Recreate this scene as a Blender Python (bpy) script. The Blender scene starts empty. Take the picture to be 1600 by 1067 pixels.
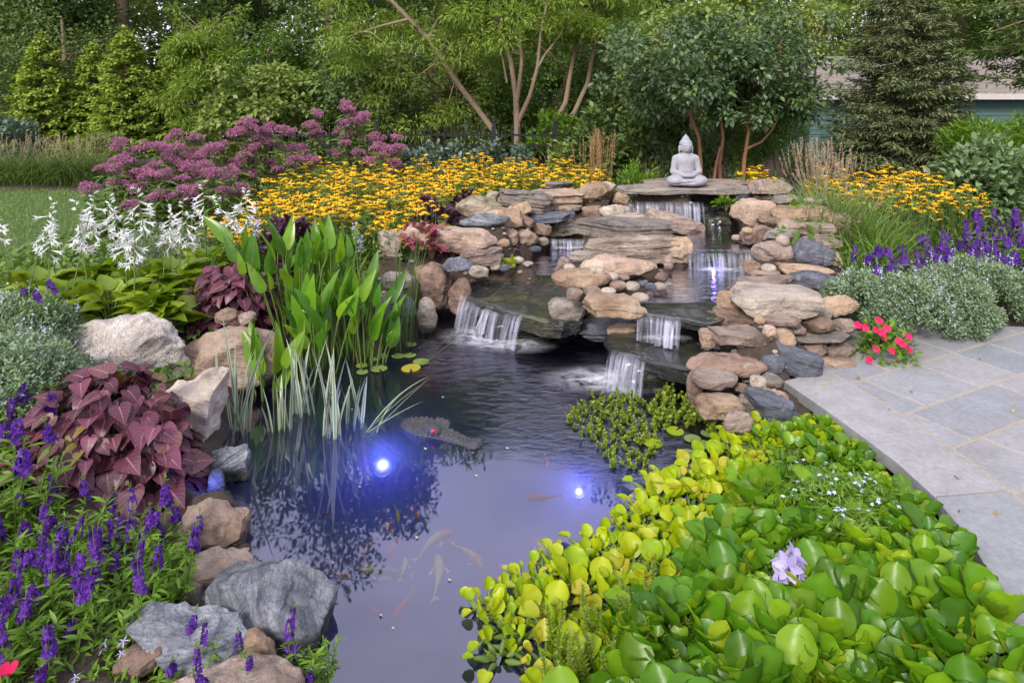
import bpy, math, random
import numpy as np
from mathutils import Vector, Matrix, noise as mnoise
R = math.radians
SC = bpy.context.scene
COL = SC.collection
rng = np.random.default_rng(11)
random.seed(5)

# ------------------------------------------------------------------ camera
FPX, CX, HY, HC = 1067.0, 800.0, 140.0, 1.75      # 24 mm lens held level, shifted down; 1.75 m above the pond
cam = bpy.data.objects.new('camera', bpy.data.cameras.new('camera'))
COL.objects.link(cam); SC.camera = cam
cam.location = (0, 0, HC); cam.rotation_euler = (R(90), 0, 0)
cam.data.sensor_width = 36; cam.data.lens = 24
cam.data.shift_y = -(533.5 - HY) / 1600
cam.data.clip_start = .05; cam.data.clip_end = 500

# ------------------------------------------------------------------ light
SUN_EL, SUN_AZ = 36, 205          # a veiled sun behind the camera's right shoulder
w = bpy.data.worlds.new('World'); SC.world = w; w.use_nodes = True
nt = w.node_tree; nt.nodes.clear()
N = nt.nodes.new; L = nt.links.new
sky = N('ShaderNodeTexSky'); sky.sky_type = 'NISHITA'; sky.sun_disc = False
sky.sun_elevation = R(SUN_EL); sky.sun_rotation = R(SUN_AZ); sky.air_density = 1.0; sky.dust_density = 3.0; sky.ozone_density = 2.0
tc = N('ShaderNodeTexCoord'); mp = N('ShaderNodeMapping'); mp.inputs['Scale'].default_value = (1, 1, 2.2)
nz = N('ShaderNodeTexNoise'); nz.inputs['Scale'].default_value = 2.3; nz.inputs['Detail'].default_value = 6; nz.inputs['Roughness'].default_value = .55
rp = N('ShaderNodeValToRGB'); rp.color_ramp.elements[0].position = .32; rp.color_ramp.elements[1].position = .62
mr = N('ShaderNodeMapRange'); mr.inputs['To Min'].default_value = .45; mr.inputs['To Max'].default_value = .92
mx = N('ShaderNodeMix'); mx.data_type = 'RGBA'
mx.inputs['B'].default_value = (8.8, 8.6, 10.4, 1)
bg = N('ShaderNodeBackground'); bg.inputs['Strength'].default_value = .12
out = N('ShaderNodeOutputWorld')
L(tc.outputs['Generated'], mp.inputs['Vector']); L(mp.outputs[0], nz.inputs['Vector']); L(nz.outputs['Fac'], rp.inputs[0])
L(rp.outputs[0], mr.inputs['Value']); L(mr.outputs[0], mx.inputs['Factor']); L(sky.outputs[0], mx.inputs['A'])
L(mx.outputs['Result'], bg.inputs['Color']); L(bg.outputs[0], out.inputs[0])
sun = bpy.data.objects.new('sun', bpy.data.lights.new('sun', 'SUN')); COL.objects.link(sun)
sun.data.energy = 2.7; sun.data.angle = R(14); sun.data.color = (1, .93, .84)
_sd = Vector((math.sin(R(SUN_AZ)) * math.cos(R(SUN_EL)), math.cos(R(SUN_AZ)) * math.cos(R(SUN_EL)), math.sin(R(SUN_EL))))
sun.rotation_euler = (-_sd).to_track_quat('-Z', 'Y').to_euler()
vs = SC.view_settings; SC.display_settings.display_device = 'sRGB'
vs.view_transform = 'Standard'; vs.look = 'None'; vs.exposure = 0.58; vs.gamma = 1; vs.use_curve_mapping = False
cy = SC.cycles
cy.use_denoising = True; cy.max_bounces = 6; cy.diffuse_bounces = 4; cy.glossy_bounces = 3; cy.transmission_bounces = 4
cy.transparent_max_bounces = 16; cy.volume_bounces = 2; cy.sample_clamp_indirect = 6; cy.caustics_reflective = False; cy.caustics_refractive = False

# ------------------------------------------------------------------ helpers
def G(x, y, z=0.0):            # where the ray through photo pixel (x, y) meets the level z
    d = (HC - z) * FPX / (y - HY)
    return np.array(((x - CX) / FPX * d, d, z))
def Q(x, y, d):                # the point on that ray at distance d in front of the camera
    return np.array(((x - CX) / FPX * d, d, HC - (y - HY) / FPX * d))
def XW(x, d): return (x - CX) / FPX * d

def tag(o, label=None, cat=None, group=None, kind=None):
    if label: o['label'] = label
    if cat: o['category'] = cat
    if group: o['group'] = group
    if kind: o['kind'] = kind
    return o
def link(name, mesh, parent=None, loc=(0, 0, 0), rot=(0, 0, 0), scale=1.0):
    o = bpy.data.objects.new(name, mesh); COL.objects.link(o)
    o.location = [float(v) for v in loc]; o.rotation_euler = [float(v) for v in rot]
    o.scale = (scale,) * 3 if np.isscalar(scale) else [float(v) for v in scale]
    if parent is not None: o.parent = parent
    return o
def thing(name, label, cat, loc=(0, 0, 0), rz=0, group=None, scale=1.0):
    return tag(link(name, None, None, loc, (0, 0, rz), scale), label, cat, group)

class MB:
    """collects vertex and face arrays and builds ONE mesh"""
    def __init__(s): s.v = []; s.uv = []; s.f = []; s.n = 0
    def add(s, v, faces, mat=0, uv=None):
        v = np.asarray(v, float).reshape(-1, 3)
        if uv is None: uv = np.zeros((len(v), 2))
        s.v.append(v); s.uv.append(np.asarray(uv, float))
        groups = faces if isinstance(faces, list) and len(faces) and isinstance(faces[0], np.ndarray) and faces[0].ndim == 2 else [faces]
        for g in groups:
            if isinstance(g, np.ndarray): s.f.append((g + s.n, mat))
            else:
                by = {}
                for q in g: by.setdefault(len(q), []).append(q)
                for q in by.values(): s.f.append((np.array(q, int) + s.n, mat))
        s.n += len(v); return s
    def mesh(s, name, mats, smooth=True, sharp=None):
        me = bpy.data.meshes.new(name)
        v = np.concatenate(s.v); uv = np.concatenate(s.uv)
        loops = np.concatenate([f.ravel() for f, m in s.f]).astype(np.int32)
        tot = np.concatenate([np.full(len(f), f.shape[1]) for f, m in s.f])
        mi = np.concatenate([np.full(len(f), m) for f, m in s.f]).astype(np.int32)
        st = np.concatenate([[0], np.cumsum(tot)[:-1]]).astype(np.int32)
        me.vertices.add(len(v)); me.loops.add(len(loops)); me.polygons.add(len(tot))
        me.vertices.foreach_set('co', v.astype(np.float32).ravel())
        me.loops.foreach_set('vertex_index', loops); me.polygons.foreach_set('loop_start', st)
        for m in mats: me.materials.append(m)
        me.polygons.foreach_set('material_index', mi)
        me.polygons.foreach_set('use_smooth', np.full(len(tot), bool(smooth)))
        if np.any(uv):
            ul = me.uv_layers.new(name='UVMap'); ul.data.foreach_set('uv', uv[loops].astype(np.float32).ravel())
        me.update(calc_edges=True)
        if sharp: me.set_sharp_from_angle(angle=R(sharp))
        return me
    def build(s, name, mats, parent=None, loc=(0, 0, 0), rot=(0, 0, 0), smooth=True, sharp=None):
        return link(name, s.mesh(name, mats, smooth, sharp), parent, loc, rot)

def nrm(a): return a / np.maximum(np.linalg.norm(a, axis=-1, keepdims=True), 1e-9)
def frames(axis, up):          # columns: side, axis, normal
    axis = nrm(axis); side = nrm(np.cross(axis, up)); n = np.cross(side, axis)
    return np.stack([side, axis, n], axis=-1)
def scatter(mb, T, pos, Rm, s, mat=0):
    tv, tf = T[0], T[1]; tuv = T[2] if len(T) > 2 else np.zeros((len(tv), 2))
    n = len(pos); s = np.broadcast_to(np.asarray(s, float), (n,)) if np.ndim(s) < 2 else s
    sv = (s[:, None, None] if np.ndim(s) == 1 else s[:, None, :]) * tv[None]
    V = pos[:, None] + np.einsum('nij,nvj->nvi', Rm, sv)
    off = (np.arange(n) * len(tv))
    fl = [(f[None] + off[:, None, None]).reshape(-1, f.shape[1]) for f in tf]
    mb.add(V.reshape(-1, 3), fl, mat, np.tile(tuv, (n, 1)))
def leaf_t(prof, fold=.25, curl=.15, wave=0.0):
    """leaf along +Y, folded on its midrib; prof = [(t, half width)]"""
    v, uv, f = [], [], []
    for i, (t, hw) in enumerate(prof):
        z = -curl * t * t; wv = wave * math.sin(i * 2.1)
        for a in (-1, 0, 1):
            v.append((a * hw, t, z + (fold * hw + wv * hw if a else 0))); uv.append((.5 + .5 * a, max(0, min(1, t))))
        if i:
            b = 3 * i
            f += [(b - 3, b - 2, b + 1, b), (b - 2, b - 1, b + 2, b + 1)]
    return np.array(v), [np.array(f)], np.array(uv)
def cup_t(prof, cup=.3, curl=.2, wave=0.0):
    """round spoon-like leaf, five columns across"""
    v, uv, f = [], [], []
    for i, (t, hw) in enumerate(prof):
        for j, a in enumerate((-1, -.55, 0, .55, 1)):
            v.append((a * hw, t + .03 * (1 - a * a), cup * hw * a * a * 1.1 + cup * .5 * (t - .45) ** 2 - curl * t * t + wave * hw * a * math.sin(i * 1.9))); uv.append((.5 + .5 * a, max(0, min(1, t))))
        if i:
            b = 5 * i; f += [(b - 5 + k, b - 4 + k, b + 1 + k, b + k) for k in range(4)]
    return np.array(v), [np.array(f)], np.array(uv)
T_DIA = (np.array([(0, 0, 0), (.36, .48, .1), (0, 1, -.08), (-.36, .48, .1)]), [np.array([(0, 1, 2), (0, 2, 3)])])
T_NARROW = (np.array([(0, 0, 0), (.13, .45, .05), (0, 1, -.12), (-.13, .45, .05)]), [np.array([(0, 1, 2), (0, 2, 3)])])
T_OV = leaf_t([(0, .02), (.18, .2), (.45, .3), (.75, .2), (1, .01)], .3, .2)
T_LANCE = leaf_t([(0, .015), (.25, .1), (.55, .11), (1, .005)], .3, .25)
T_HEART = leaf_t([(-.16, .13), (-.15, .24), (-.10, .34), (-.02, .42), (.10, .47), (.22, .475), (.35, .44), (.48, .38), (.62, .29), (.76, .185), (.89, .085), (1, .005)], .22, .32, .05)
for _k in range(3): T_HEART[0][3 * _k + 1] = (0, -.02 * (2 - _k) * 0 + .0, -.0)
T_ROUND = leaf_t([(0, .1), (.08, .27), (.25, .44), (.5, .52), (.75, .43), (.92, .25), (1, .06)], .35, .12, .06)
T_PICK = leaf_t([(0, .03), (.06, .11), (.16, .155), (.3, .165), (.45, .15), (.6, .125), (.75, .09), (.88, .05), (1, .004)], .42, .16, .04)
def rand_dirs(n, up=0.0):
    d = rng.normal(size=(n, 3)); d[:, 2] += up
    return nrm(d)
def tube(mb, pts, rad, sides=6, mat=0):
    pts = np.asarray(pts, float); n = len(pts); rad = np.broadcast_to(rad, (n,))
    tan = nrm(np.gradient(pts, axis=0)); ref = np.array((.31, .17, .93)) if abs(tan[0][2]) < .8 else np.array((1., .2, 0))
    s = nrm(np.cross(tan, ref)); u = np.cross(s, tan)
    a = np.linspace(0, 2 * math.pi, sides, endpoint=False)
    V = pts[:, None] + rad[:, None, None] * (np.cos(a)[None, :, None] * s[:, None] + np.sin(a)[None, :, None] * u[:, None])
    i, j = np.meshgrid(np.arange(n - 1), np.arange(sides), indexing='ij'); j2 = (j + 1) % sides
    F = np.stack([i * sides + j, i * sides + j2, (i + 1) * sides + j2, (i + 1) * sides + j], -1).reshape(-1, 4)
    mb.add(V.reshape(-1, 3), [F], mat)
    mb.add(V[-1], [tuple(range(sides))], mat)
def blades(mb, base, az, length, width, lean, curl, seg=5, mat=0, tip=1.0, fold=0.0):
    """curved grass-like strips; all arguments per blade"""
    base = np.asarray(base, float); n = len(base); b = lambda a: np.broadcast_to(np.asarray(a, float), (n,))
    az, length, width, lean, curl = map(b, (az, length, width, lean, curl))
    d = np.stack([np.cos(az), np.sin(az), 0 * az], -1); tw = az + math.pi / 2 + rng.normal(0, .5, n)
    side = np.stack([np.cos(tw), np.sin(tw), 0 * az], -1)
    p = base.copy(); V = []; UV = []
    for k in range(seg + 1):
        t = k / seg
        if k:
            th = lean + curl * t ** 1.4
            p = p + (length / seg)[:, None] * (np.sin(th)[:, None] * d + np.cos(th)[:, None] * np.array((0, 0, 1.)))
        wd = width * (min(1, .55 + t * 1.8) * (1 - t ** 2.2) ** .8 if tip else 1) + .0006
        V += [p - side * wd[:, None] / 2, p + side * wd[:, None] / 2]
        UV += [np.tile((0., t), (n, 1)), np.tile((1., t), (n, 1))]
    V = np.stack(V, 1); UV = np.stack(UV, 1); m = 2 * (seg + 1)
    f = np.array([(2 * k, 2 * k + 1, 2 * k + 3, 2 * k + 2) for k in range(seg)])
    F = (f[None] + (np.arange(n) * m)[:, None, None]).reshape(-1, 4)
    mb.add(V.reshape(-1, 3), [F], mat, UV.reshape(-1, 2))
def ball(mb, c, r, mat=0, seg=10, rings=6):
    c = np.array(c, float); r = np.broadcast_to(np.asarray(r, float), (3,))
    V = []; F = []
    for i in range(rings + 1):
        ph = math.pi * i / rings
        for j in range(seg):
            a = 2 * math.pi * j / seg
            V.append(c + r * np.array((math.sin(ph) * math.cos(a), math.sin(ph) * math.sin(a), math.cos(ph))))
    for i in range(rings):
        for j in range(seg):
            F.append((i * seg + j, (i + 1) * seg + j, (i + 1) * seg + (j + 1) % seg, i * seg + (j + 1) % seg))
    mb.add(V, F, mat)
def box(mb, c, s, mat=0, rz=0.0):
    c = np.array(c, float); h = np.array(s, float) / 2
    V = np.array([(x, y, z) for z in (-1, 1) for y in (-1, 1) for x in (-1, 1)]) * h
    cs, sn = math.cos(rz), math.sin(rz); V = np.stack([V[:, 0] * cs - V[:, 1] * sn, V[:, 0] * sn + V[:, 1] * cs, V[:, 2]], -1) + c
    mb.add(V, [(0, 2, 3, 1), (4, 5, 7, 6), (0, 1, 5, 4), (2, 6, 7, 3), (0, 4, 6, 2), (1, 3, 7, 5)], mat)
def in_poly(P, poly):
    x, y = P[:, 0], P[:, 1]; r = np.zeros(len(P), bool); n = len(poly)
    for i in range(n):
        (x1, y1), (x2, y2) = poly[i], poly[(i + 1) % n]
        c = ((y1 > y) != (y2 > y)); r ^= c & (x < (x2 - x1) * (y - y1) / ((y2 - y1) or 1e-9) + x1)
    return r
def poly_dist(P, poly, closed=True):
    best = np.full(len(P), 1e9); n = len(poly)
    for i in range(n if closed else n - 1):
        a = np.array(poly[i]); b = np.array(poly[(i + 1) % n]); ab = b - a
        t = np.clip(((P - a) @ ab) / max(ab @ ab, 1e-9), 0, 1)
        best = np.minimum(best, np.linalg.norm(P - (a + t[:, None] * ab), axis=1))
    return best
def spots(poly, gap, n=4000, jitter=None):
    """blue-noise points inside a world polygon"""
    p = np.array(poly); lo, hi = p.min(0), p.max(0); out = []
    for c in rng.uniform(lo, hi, (n, 2)):
        if in_poly(c[None], poly)[0] and all((c[0] - o[0]) ** 2 + (c[1] - o[1]) ** 2 > gap * gap for o in out): out.append(c)
    return out
def surface_nets(fn, lo, hi, res):
    lo = np.array(lo, float); hi = np.array(hi, float); n = np.ceil((hi - lo) / res).astype(int) + 1
    g = np.stack(np.meshgrid(*[lo[i] + np.arange(n[i]) * res for i in range(3)], indexing='ij'), -1)
    Fv = fn(g.reshape(-1, 3)).reshape(n); c = n - 1
    acc = np.zeros((*c, 3)); cnt = np.zeros(c); co = [(i, j, k) for i in (0, 1) for j in (0, 1) for k in (0, 1)]
    sl = lambda o: tuple(slice(o[a], o[a] + c[a]) for a in range(3))
    for a in co:
        for ax in range(3):
            if a[ax] == 0:
                b = list(a); b[ax] = 1; b = tuple(b); fa, fb = Fv[sl(a)], Fv[sl(b)]
                m = (fa < 0) != (fb < 0); t = np.where(m, fa / np.where(fa - fb == 0, 1, fa - fb), 0)
                for x in range(3): acc[..., x] += m * (a[x] + (b[x] - a[x]) * t)
                cnt += m
    act = cnt > 0; idx = -np.ones(c, int); idx[act] = np.arange(act.sum())
    ijk = np.argwhere(act); V = lo + (ijk + acc[act] / cnt[act][:, None]) * res
    faces = []
    for ax in range(3):
        u, v = (ax + 1) % 3, (ax + 2) % 3
        s0 = [slice(None)] * 3; s1 = [slice(None)] * 3; s0[ax] = slice(0, -1); s1[ax] = slice(1, None)
        m = (Fv[tuple(s0)] < 0) != (Fv[tuple(s1)] < 0)
        e = np.argwhere(m); e = e[(e[:, u] > 0) & (e[:, v] > 0) & (e[:, u] < c[u]) & (e[:, v] < c[v])]
        inside = Fv[tuple(s0)][tuple(e.T)] < 0
        q = []
        for du, dv in ((-1, -1), (0, -1), (0, 0), (-1, 0)):
            k = e.copy(); k[:, u] += du; k[:, v] += dv; q.append(idx[tuple(k.T)])
        q = np.stack(q, -1); q[~inside] = q[~inside][:, ::-1]; faces.append(q)
    return V, np.concatenate(faces)
def e_ell(p, c, r):
    q = (p - np.array(c)) / np.array(r); k0 = np.linalg.norm(q, axis=1); k1 = np.linalg.norm(q / np.array(r), axis=1)
    return k0 * (k0 - 1) / np.maximum(k1, 1e-6)
def e_cap(p, a, b, ra, rb=None):
    a = np.array(a); b = np.array(b); rb = ra if rb is None else rb; ab = b - a
    t = np.clip(((p - a) @ ab) / (ab @ ab), 0, 1); return np.linalg.norm(p - a - t[:, None] * ab, axis=1) - (ra + (rb - ra) * t)
def smin(a, b, k):
    h = np.clip(.5 + .5 * (b - a) / k, 0, 1); return b + (a - b) * h - k * h * (1 - h)

# ------------------------------------------------------------------ materials
def mat(name):
    m = bpy.data.materials.new(name); m.use_nodes = True; t = m.node_tree; t.nodes.clear()
    o = t.nodes.new('ShaderNodeOutputMaterial'); return m, t, o, t.nodes.new, t.links.new
def ramp(t, cols, pos=None):
    r = t.nodes.new('ShaderNodeValToRGB'); e = r.color_ramp.elements
    while len(e) < len(cols): e.new(.5)
    for i, c in enumerate(cols):
        e[i].position = pos[i] if pos else i / max(1, len(cols) - 1); e[i].color = (*c, 1)
    return r
def noise_n(t, vec, scale, detail=4, rough=.55, dist=0):
    n = t.nodes.new('ShaderNodeTexNoise'); n.inputs['Scale'].default_value = scale; n.inputs['Detail'].default_value = detail
    n.inputs['Roughness'].default_value = rough; n.inputs['Distortion'].default_value = dist
    if vec is not None: t.links.new(vec, n.inputs['Vector'])
    return n
def mixc(t, fac, a, b, mode='MIX'):
    m = t.nodes.new('ShaderNodeMix'); m.data_type = 'RGBA'; m.blend_type = mode
    for k, v in (('Factor', fac), ('A', a), ('B', b)):
        if isinstance(v, (int, float)): m.inputs[k].default_value = v
        elif isinstance(v, tuple): m.inputs[k].default_value = (*v, 1)
        else: t.links.new(v, m.inputs[k])
    return m.outputs['Result']
def mth(t, op, a, b=0.0, clamp=False):
    m = t.nodes.new('ShaderNodeMath'); m.operation = op; m.use_clamp = clamp
    for i, v in enumerate((a, b)):
        if isinstance(v, (int, float)): m.inputs[i].default_value = v
        else: t.links.new(v, m.inputs[i])
    return m.outputs[0]
def bump(t, h, strength, dist=.02):
    b = t.nodes.new('ShaderNodeBump'); b.inputs['Strength'].default_value = strength; b.inputs['Distance'].default_value = dist
    t.links.new(h, b.inputs['Height']); return b.outputs[0]
def leaf_mat(name, cols, rough=.45, trans=.3, spec=.4, obj=.35, rib=0, tint=(1.25, 1.3, .7), mid=0):
    m, t, o, N, L = mat(name)
    g = N('ShaderNodeNewGeometry'); oi = N('ShaderNodeObjectInfo')
    f = mth(t, 'FRACT', mth(t, 'ADD', g.outputs['Random Per Island'], mth(t, 'MULTIPLY', oi.outputs['Random'], obj)))
    r = ramp(t, cols); L(f, r.inputs[0])
    tc = N('ShaderNodeTexCoord'); nz = noise_n(t, tc.outputs['Object'], 14, 2)
    v = mth(t, 'ADD', mth(t, 'MULTIPLY', nz.outputs['Fac'], .7), .65)
    col = mixc(t, 1.0, r.outputs[0], v, 'MULTIPLY')
    if mid:
        uvm = N('ShaderNodeUVMap'); sm = N('ShaderNodeSeparateXYZ'); L(uvm.outputs[0], sm.inputs[0]); ax = mth(t, 'ABSOLUTE', mth(t, 'SUBTRACT', sm.outputs[0], .5))
        vn = mth(t, 'SINE', mth(t, 'MULTIPLY', mth(t, 'SUBTRACT', sm.outputs[1], mth(t, 'MULTIPLY', ax, .7)), 38.0)); v2 = mth(t, 'GREATER_THAN', vn, .93); v1 = mth(t, 'LESS_THAN', ax, .03)
        col = mixc(t, mth(t, 'MULTIPLY', mth(t, 'MAXIMUM', v1, mth(t, 'MULTIPLY', v2, .5)), mid), col, (.55, .35, .30))
    p = N('ShaderNodeBsdfPrincipled'); L(col, p.inputs['Base Color']); p.inputs['Roughness'].default_value = rough
    p.inputs['Specular IOR Level'].default_value = spec
    if rib:
        uvn = N('ShaderNodeUVMap'); sp = N('ShaderNodeSeparateXYZ'); L(uvn.outputs[0], sp.inputs[0])
        h = mth(t, 'SINE', mth(t, 'MULTIPLY', sp.outputs[0], rib)); L(bump(t, h, .12, .003), p.inputs['Normal'])
    tl = N('ShaderNodeBsdfTranslucent'); L(mixc(t, 1.0, col, tint, 'MULTIPLY'), tl.inputs['Color'])
    ms = N('ShaderNodeMixShader'); ms.inputs[0].default_value = trans; L(p.outputs[0], ms.inputs[1]); L(tl.outputs[0], ms.inputs[2])
    L(ms.outputs[0], o.inputs[0]); return m
def plain(name, col, rough=.6, var=.25, scale=20, bmp=0.0, spec=.4, metal=0, coat=0):
    m, t, o, N, L = mat(name); tc = N('ShaderNodeTexCoord'); nz = noise_n(t, tc.outputs['Object'], scale, 5)
    v = mth(t, 'ADD', mth(t, 'MULTIPLY', nz.outputs['Fac'], var * 2), 1 - var)
    p = N('ShaderNodeBsdfPrincipled'); L(mixc(t, 1.0, col, v, 'MULTIPLY'), p.inputs['Base Color'])
    p.inputs['Roughness'].default_value = rough; p.inputs['Specular IOR Level'].default_value = spec; p.inputs['Metallic'].default_value = metal
    p.inputs['Coat Weight'].default_value = coat; p.inputs['Coat Roughness'].default_value = .08
    if bmp: L(bump(t, nz.outputs['Fac'], bmp, .02), p.inputs['Normal'])
    L(p.outputs[0], o.inputs[0]); return m
def rock_mat(name, c1, c2, c3, strata=0.0, speck=0.0, rough=.75, moss=0.0, coat=0.0, tilt=.25):
    m, t, o, N, L = mat(name)
    tc = N('ShaderNodeTexCoord'); oi = N('ShaderNodeObjectInfo')
    va = N('ShaderNodeVectorMath'); va.operation = 'ADD'; L(tc.outputs['Object'], va.inputs[0])
    cb = N('ShaderNodeCombineXYZ'); sc = mth(t, 'MULTIPLY', oi.outputs['Random'], 37.0)
    for i in range(3): L(sc, cb.inputs[i])
    L(cb.outputs[0], va.inputs[1]); P = va.outputs[0]
    n1 = noise_n(t, P, 5.5, 6, .62, .6); n2 = noise_n(t, P, 48, 7, .75)
    mp = N('ShaderNodeMapping'); mp.inputs['Scale'].default_value = (4, 4, 42)
    vr = N('ShaderNodeVectorRotate'); vr.rotation_type = 'Y_AXIS'; L(P, vr.inputs['Vector']); L(mth(t, 'MULTIPLY', mth(t, 'SUBTRACT', oi.outputs['Random'], .5), 1.5 * tilt), vr.inputs['Angle']); L(vr.outputs[0], mp.inputs['Vector'])
    n3 = noise_n(t, mp.outputs[0], 1.0, 8, .66, .9)
    f = mth(t, 'ADD', mth(t, 'MULTIPLY', n1.outputs['Fac'], 1 - .6 * strata), mth(t, 'MULTIPLY', n3.outputs['Fac'], .6 * strata))
    r = ramp(t, [tuple(.6 * x for x in c3), c3, c1, c2, tuple(min(1, 1.3 * x) for x in c2)], [.26, .36, .46, .6, .74]); L(f, r.inputs[0])
    col = r.outputs[0]
    col = mixc(t, 1.0, col, mth(t, 'ADD', mth(t, 'MULTIPLY', n2.outputs['Fac'], .9), .55), 'MULTIPLY')
    if speck:
        n4 = noise_n(t, P, 130, 2, .6); rs = ramp(t, [(0, 0, 0), (1, 1, 1)], [.53, .62]); L(n4.outputs['Fac'], rs.inputs[0])
        col = mixc(t, mth(t, 'MULTIPLY', rs.outputs[0], speck), col, tuple(x * .25 for x in c1))
    vo = N('ShaderNodeTexVoronoi'); vo.feature = 'DISTANCE_TO_EDGE'; vo.inputs['Scale'].default_value = 4.5; wv = N('ShaderNodeVectorMath'); wv.operation = 'ADD'; L(P, wv.inputs[0]); ws = N('ShaderNodeVectorMath'); ws.operation = 'SCALE'; L(n1.outputs['Color'], ws.inputs[0]); ws.inputs['Scale'].default_value = .35; L(ws.outputs[0], wv.inputs[1]); L(wv.outputs[0], vo.inputs['Vector'])
    ck = mth(t, 'MULTIPLY', mth(t, 'LESS_THAN', vo.outputs['Distance'], .012), mth(t, 'GREATER_THAN', n1.outputs['Fac'], .46)); col = mixc(t, mth(t, 'MULTIPLY', ck, .38), col, tuple(.35 * x for x in c3))
    n6 = noise_n(t, P, 16, 3, .5); rl = ramp(t, [(0, 0, 0), (1, 1, 1)], [.62, .68]); L(n6.outputs['Fac'], rl.inputs[0]); col = mixc(t, mth(t, 'MULTIPLY', rl.outputs[0], .28), col, (.45, .45, .40))
    if moss:
        n5 = noise_n(t, P, 4, 5, .65); rm = ramp(t, [(0, 0, 0), (1, 1, 1)], [.5, .62]); L(n5.outputs['Fac'], rm.inputs[0])
        col = mixc(t, mth(t, 'MULTIPLY', rm.outputs[0], moss), col, (.10, .10, .02))
    hv = N('ShaderNodeHueSaturation'); L(col, hv.inputs['Color'])
    L(mth(t, 'ADD', mth(t, 'MULTIPLY', oi.outputs['Random'], .42), .70), hv.inputs['Value'])
    hv.inputs['Saturation'].default_value = 1.0
    p = N('ShaderNodeBsdfPrincipled'); pass; p.inputs['Roughness'].default_value = rough
    p.inputs['Specular IOR Level'].default_value = .35; p.inputs['Coat Weight'].default_value = coat; p.inputs['Coat Roughness'].default_value = .1
    gp = N('ShaderNodeNewGeometry'); sp = N('ShaderNodeSeparateXYZ'); L(gp.outputs['Position'], sp.inputs[0])      # damp, stained band at the water line
    wl = mth(t, 'MULTIPLY', mth(t, 'SUBTRACT', mth(t, 'ADD', .035, mth(t, 'MULTIPLY', n1.outputs['Fac'], .06)), sp.outputs[2]), 40.0, True)
    damp = mixc(t, wl, hv.outputs[0], mixc(t, 1.0, hv.outputs[0], (.30, .31, .26), 'MULTIPLY'))
    h = mth(t, 'ADD', mth(t, 'MULTIPLY', n2.outputs['Fac'], .25), mth(t, 'ADD', n1.outputs['Fac'], mth(t, 'MULTIPLY', n3.outputs['Fac'], 1.2 * strata)))
    L(damp, p.inputs['Base Color']); L(mth(t, 'SUBTRACT', rough, mth(t, 'MULTIPLY', wl, .45), True), p.inputs['Roughness']); L(bump(t, h, 1.0, .05), p.inputs['Normal']); L(p.outputs[0], o.inputs[0]); return m
RM = dict(
    tan=rock_mat('tan_stone', (0.388, 0.265, 0.171), (0.504, 0.371, 0.257), (0.194, 0.133, 0.093), .3),
    pink=rock_mat('pink_stone', (0.388, 0.274, 0.203), (0.523, 0.398, 0.304), (0.194, 0.133, 0.101), .3),
    pale=rock_mat('pale_stone', (0.407, 0.340, 0.277), (0.533, 0.451, 0.366), (0.213, 0.177, 0.148), .2),
    grey=rock_mat('grey_stone', (0.262, 0.230, 0.203), (0.388, 0.327, 0.273), (0.107, 0.097, 0.093), .8),
    slate=rock_mat('slate_stone', (.11, .12, .15), (.19, .20, .24), (.05, .055, .07), .6, 0, .5),
    brown=rock_mat('brown_stone', (0.223, 0.146, 0.109), (0.329, 0.230, 0.171), (0.097, 0.066, 0.055), .2),
    mauve=rock_mat('mauve_stone', (0.291, 0.216, 0.179), (0.417, 0.327, 0.269), (0.145, 0.106, 0.090), .5),
    layer=rock_mat('layered_stone', (0.349, 0.265, 0.203), (0.533, 0.442, 0.358), (0.097, 0.080, 0.070), 1.0),
    granite=rock_mat('granite', (.42, .37, .33), (.58, .53, .49), (.22, .21, .21), .1, .7),
    blueg=rock_mat('blue_granite', (.20, .22, .26), (.46, .48, .52), (.06, .065, .085), .95, .35, tilt=1.0),
    moss=rock_mat('mossy_stone', (.37, .30, .22), (.50, .43, .34), (.18, .15, .11), .3, 0, .8, .6),
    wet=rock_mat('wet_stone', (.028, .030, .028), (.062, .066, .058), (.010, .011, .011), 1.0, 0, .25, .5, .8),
    river=rock_mat('river_stone', (.36, .33, .32), (.52, .48, .46), (.2, .18, .18), 0, 0, .6),
)
SOIL = plain('dark_soil', (.055, .04, .03), .95, .6, 30, 1.0)
LINER = plain('pond_bed', (.05, .05, .06), .8, .5, 9, .6)
TURF = plain('turf', (.06, .10, .025), .9, .4, 25, .6)
BARK = plain('bark', (.20, .145, .095), .9, .45, 14, 1.0)
BARKL = plain('pale_bark', (.25, .185, .125), .9, .4, 10, 1.0)
BARKO = plain('orange_bark', (.33, .16, .08), .7, .35, 12, .7)
STEM = plain('green_stem', (.10, .16, .03), .6, .3, 30)
DSTEM = plain('dark_stem', (.10, .06, .06), .6, .3, 30)
BLACKM = plain('black_paint', (.012, .012, .014), .4, .2, 10)

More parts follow.
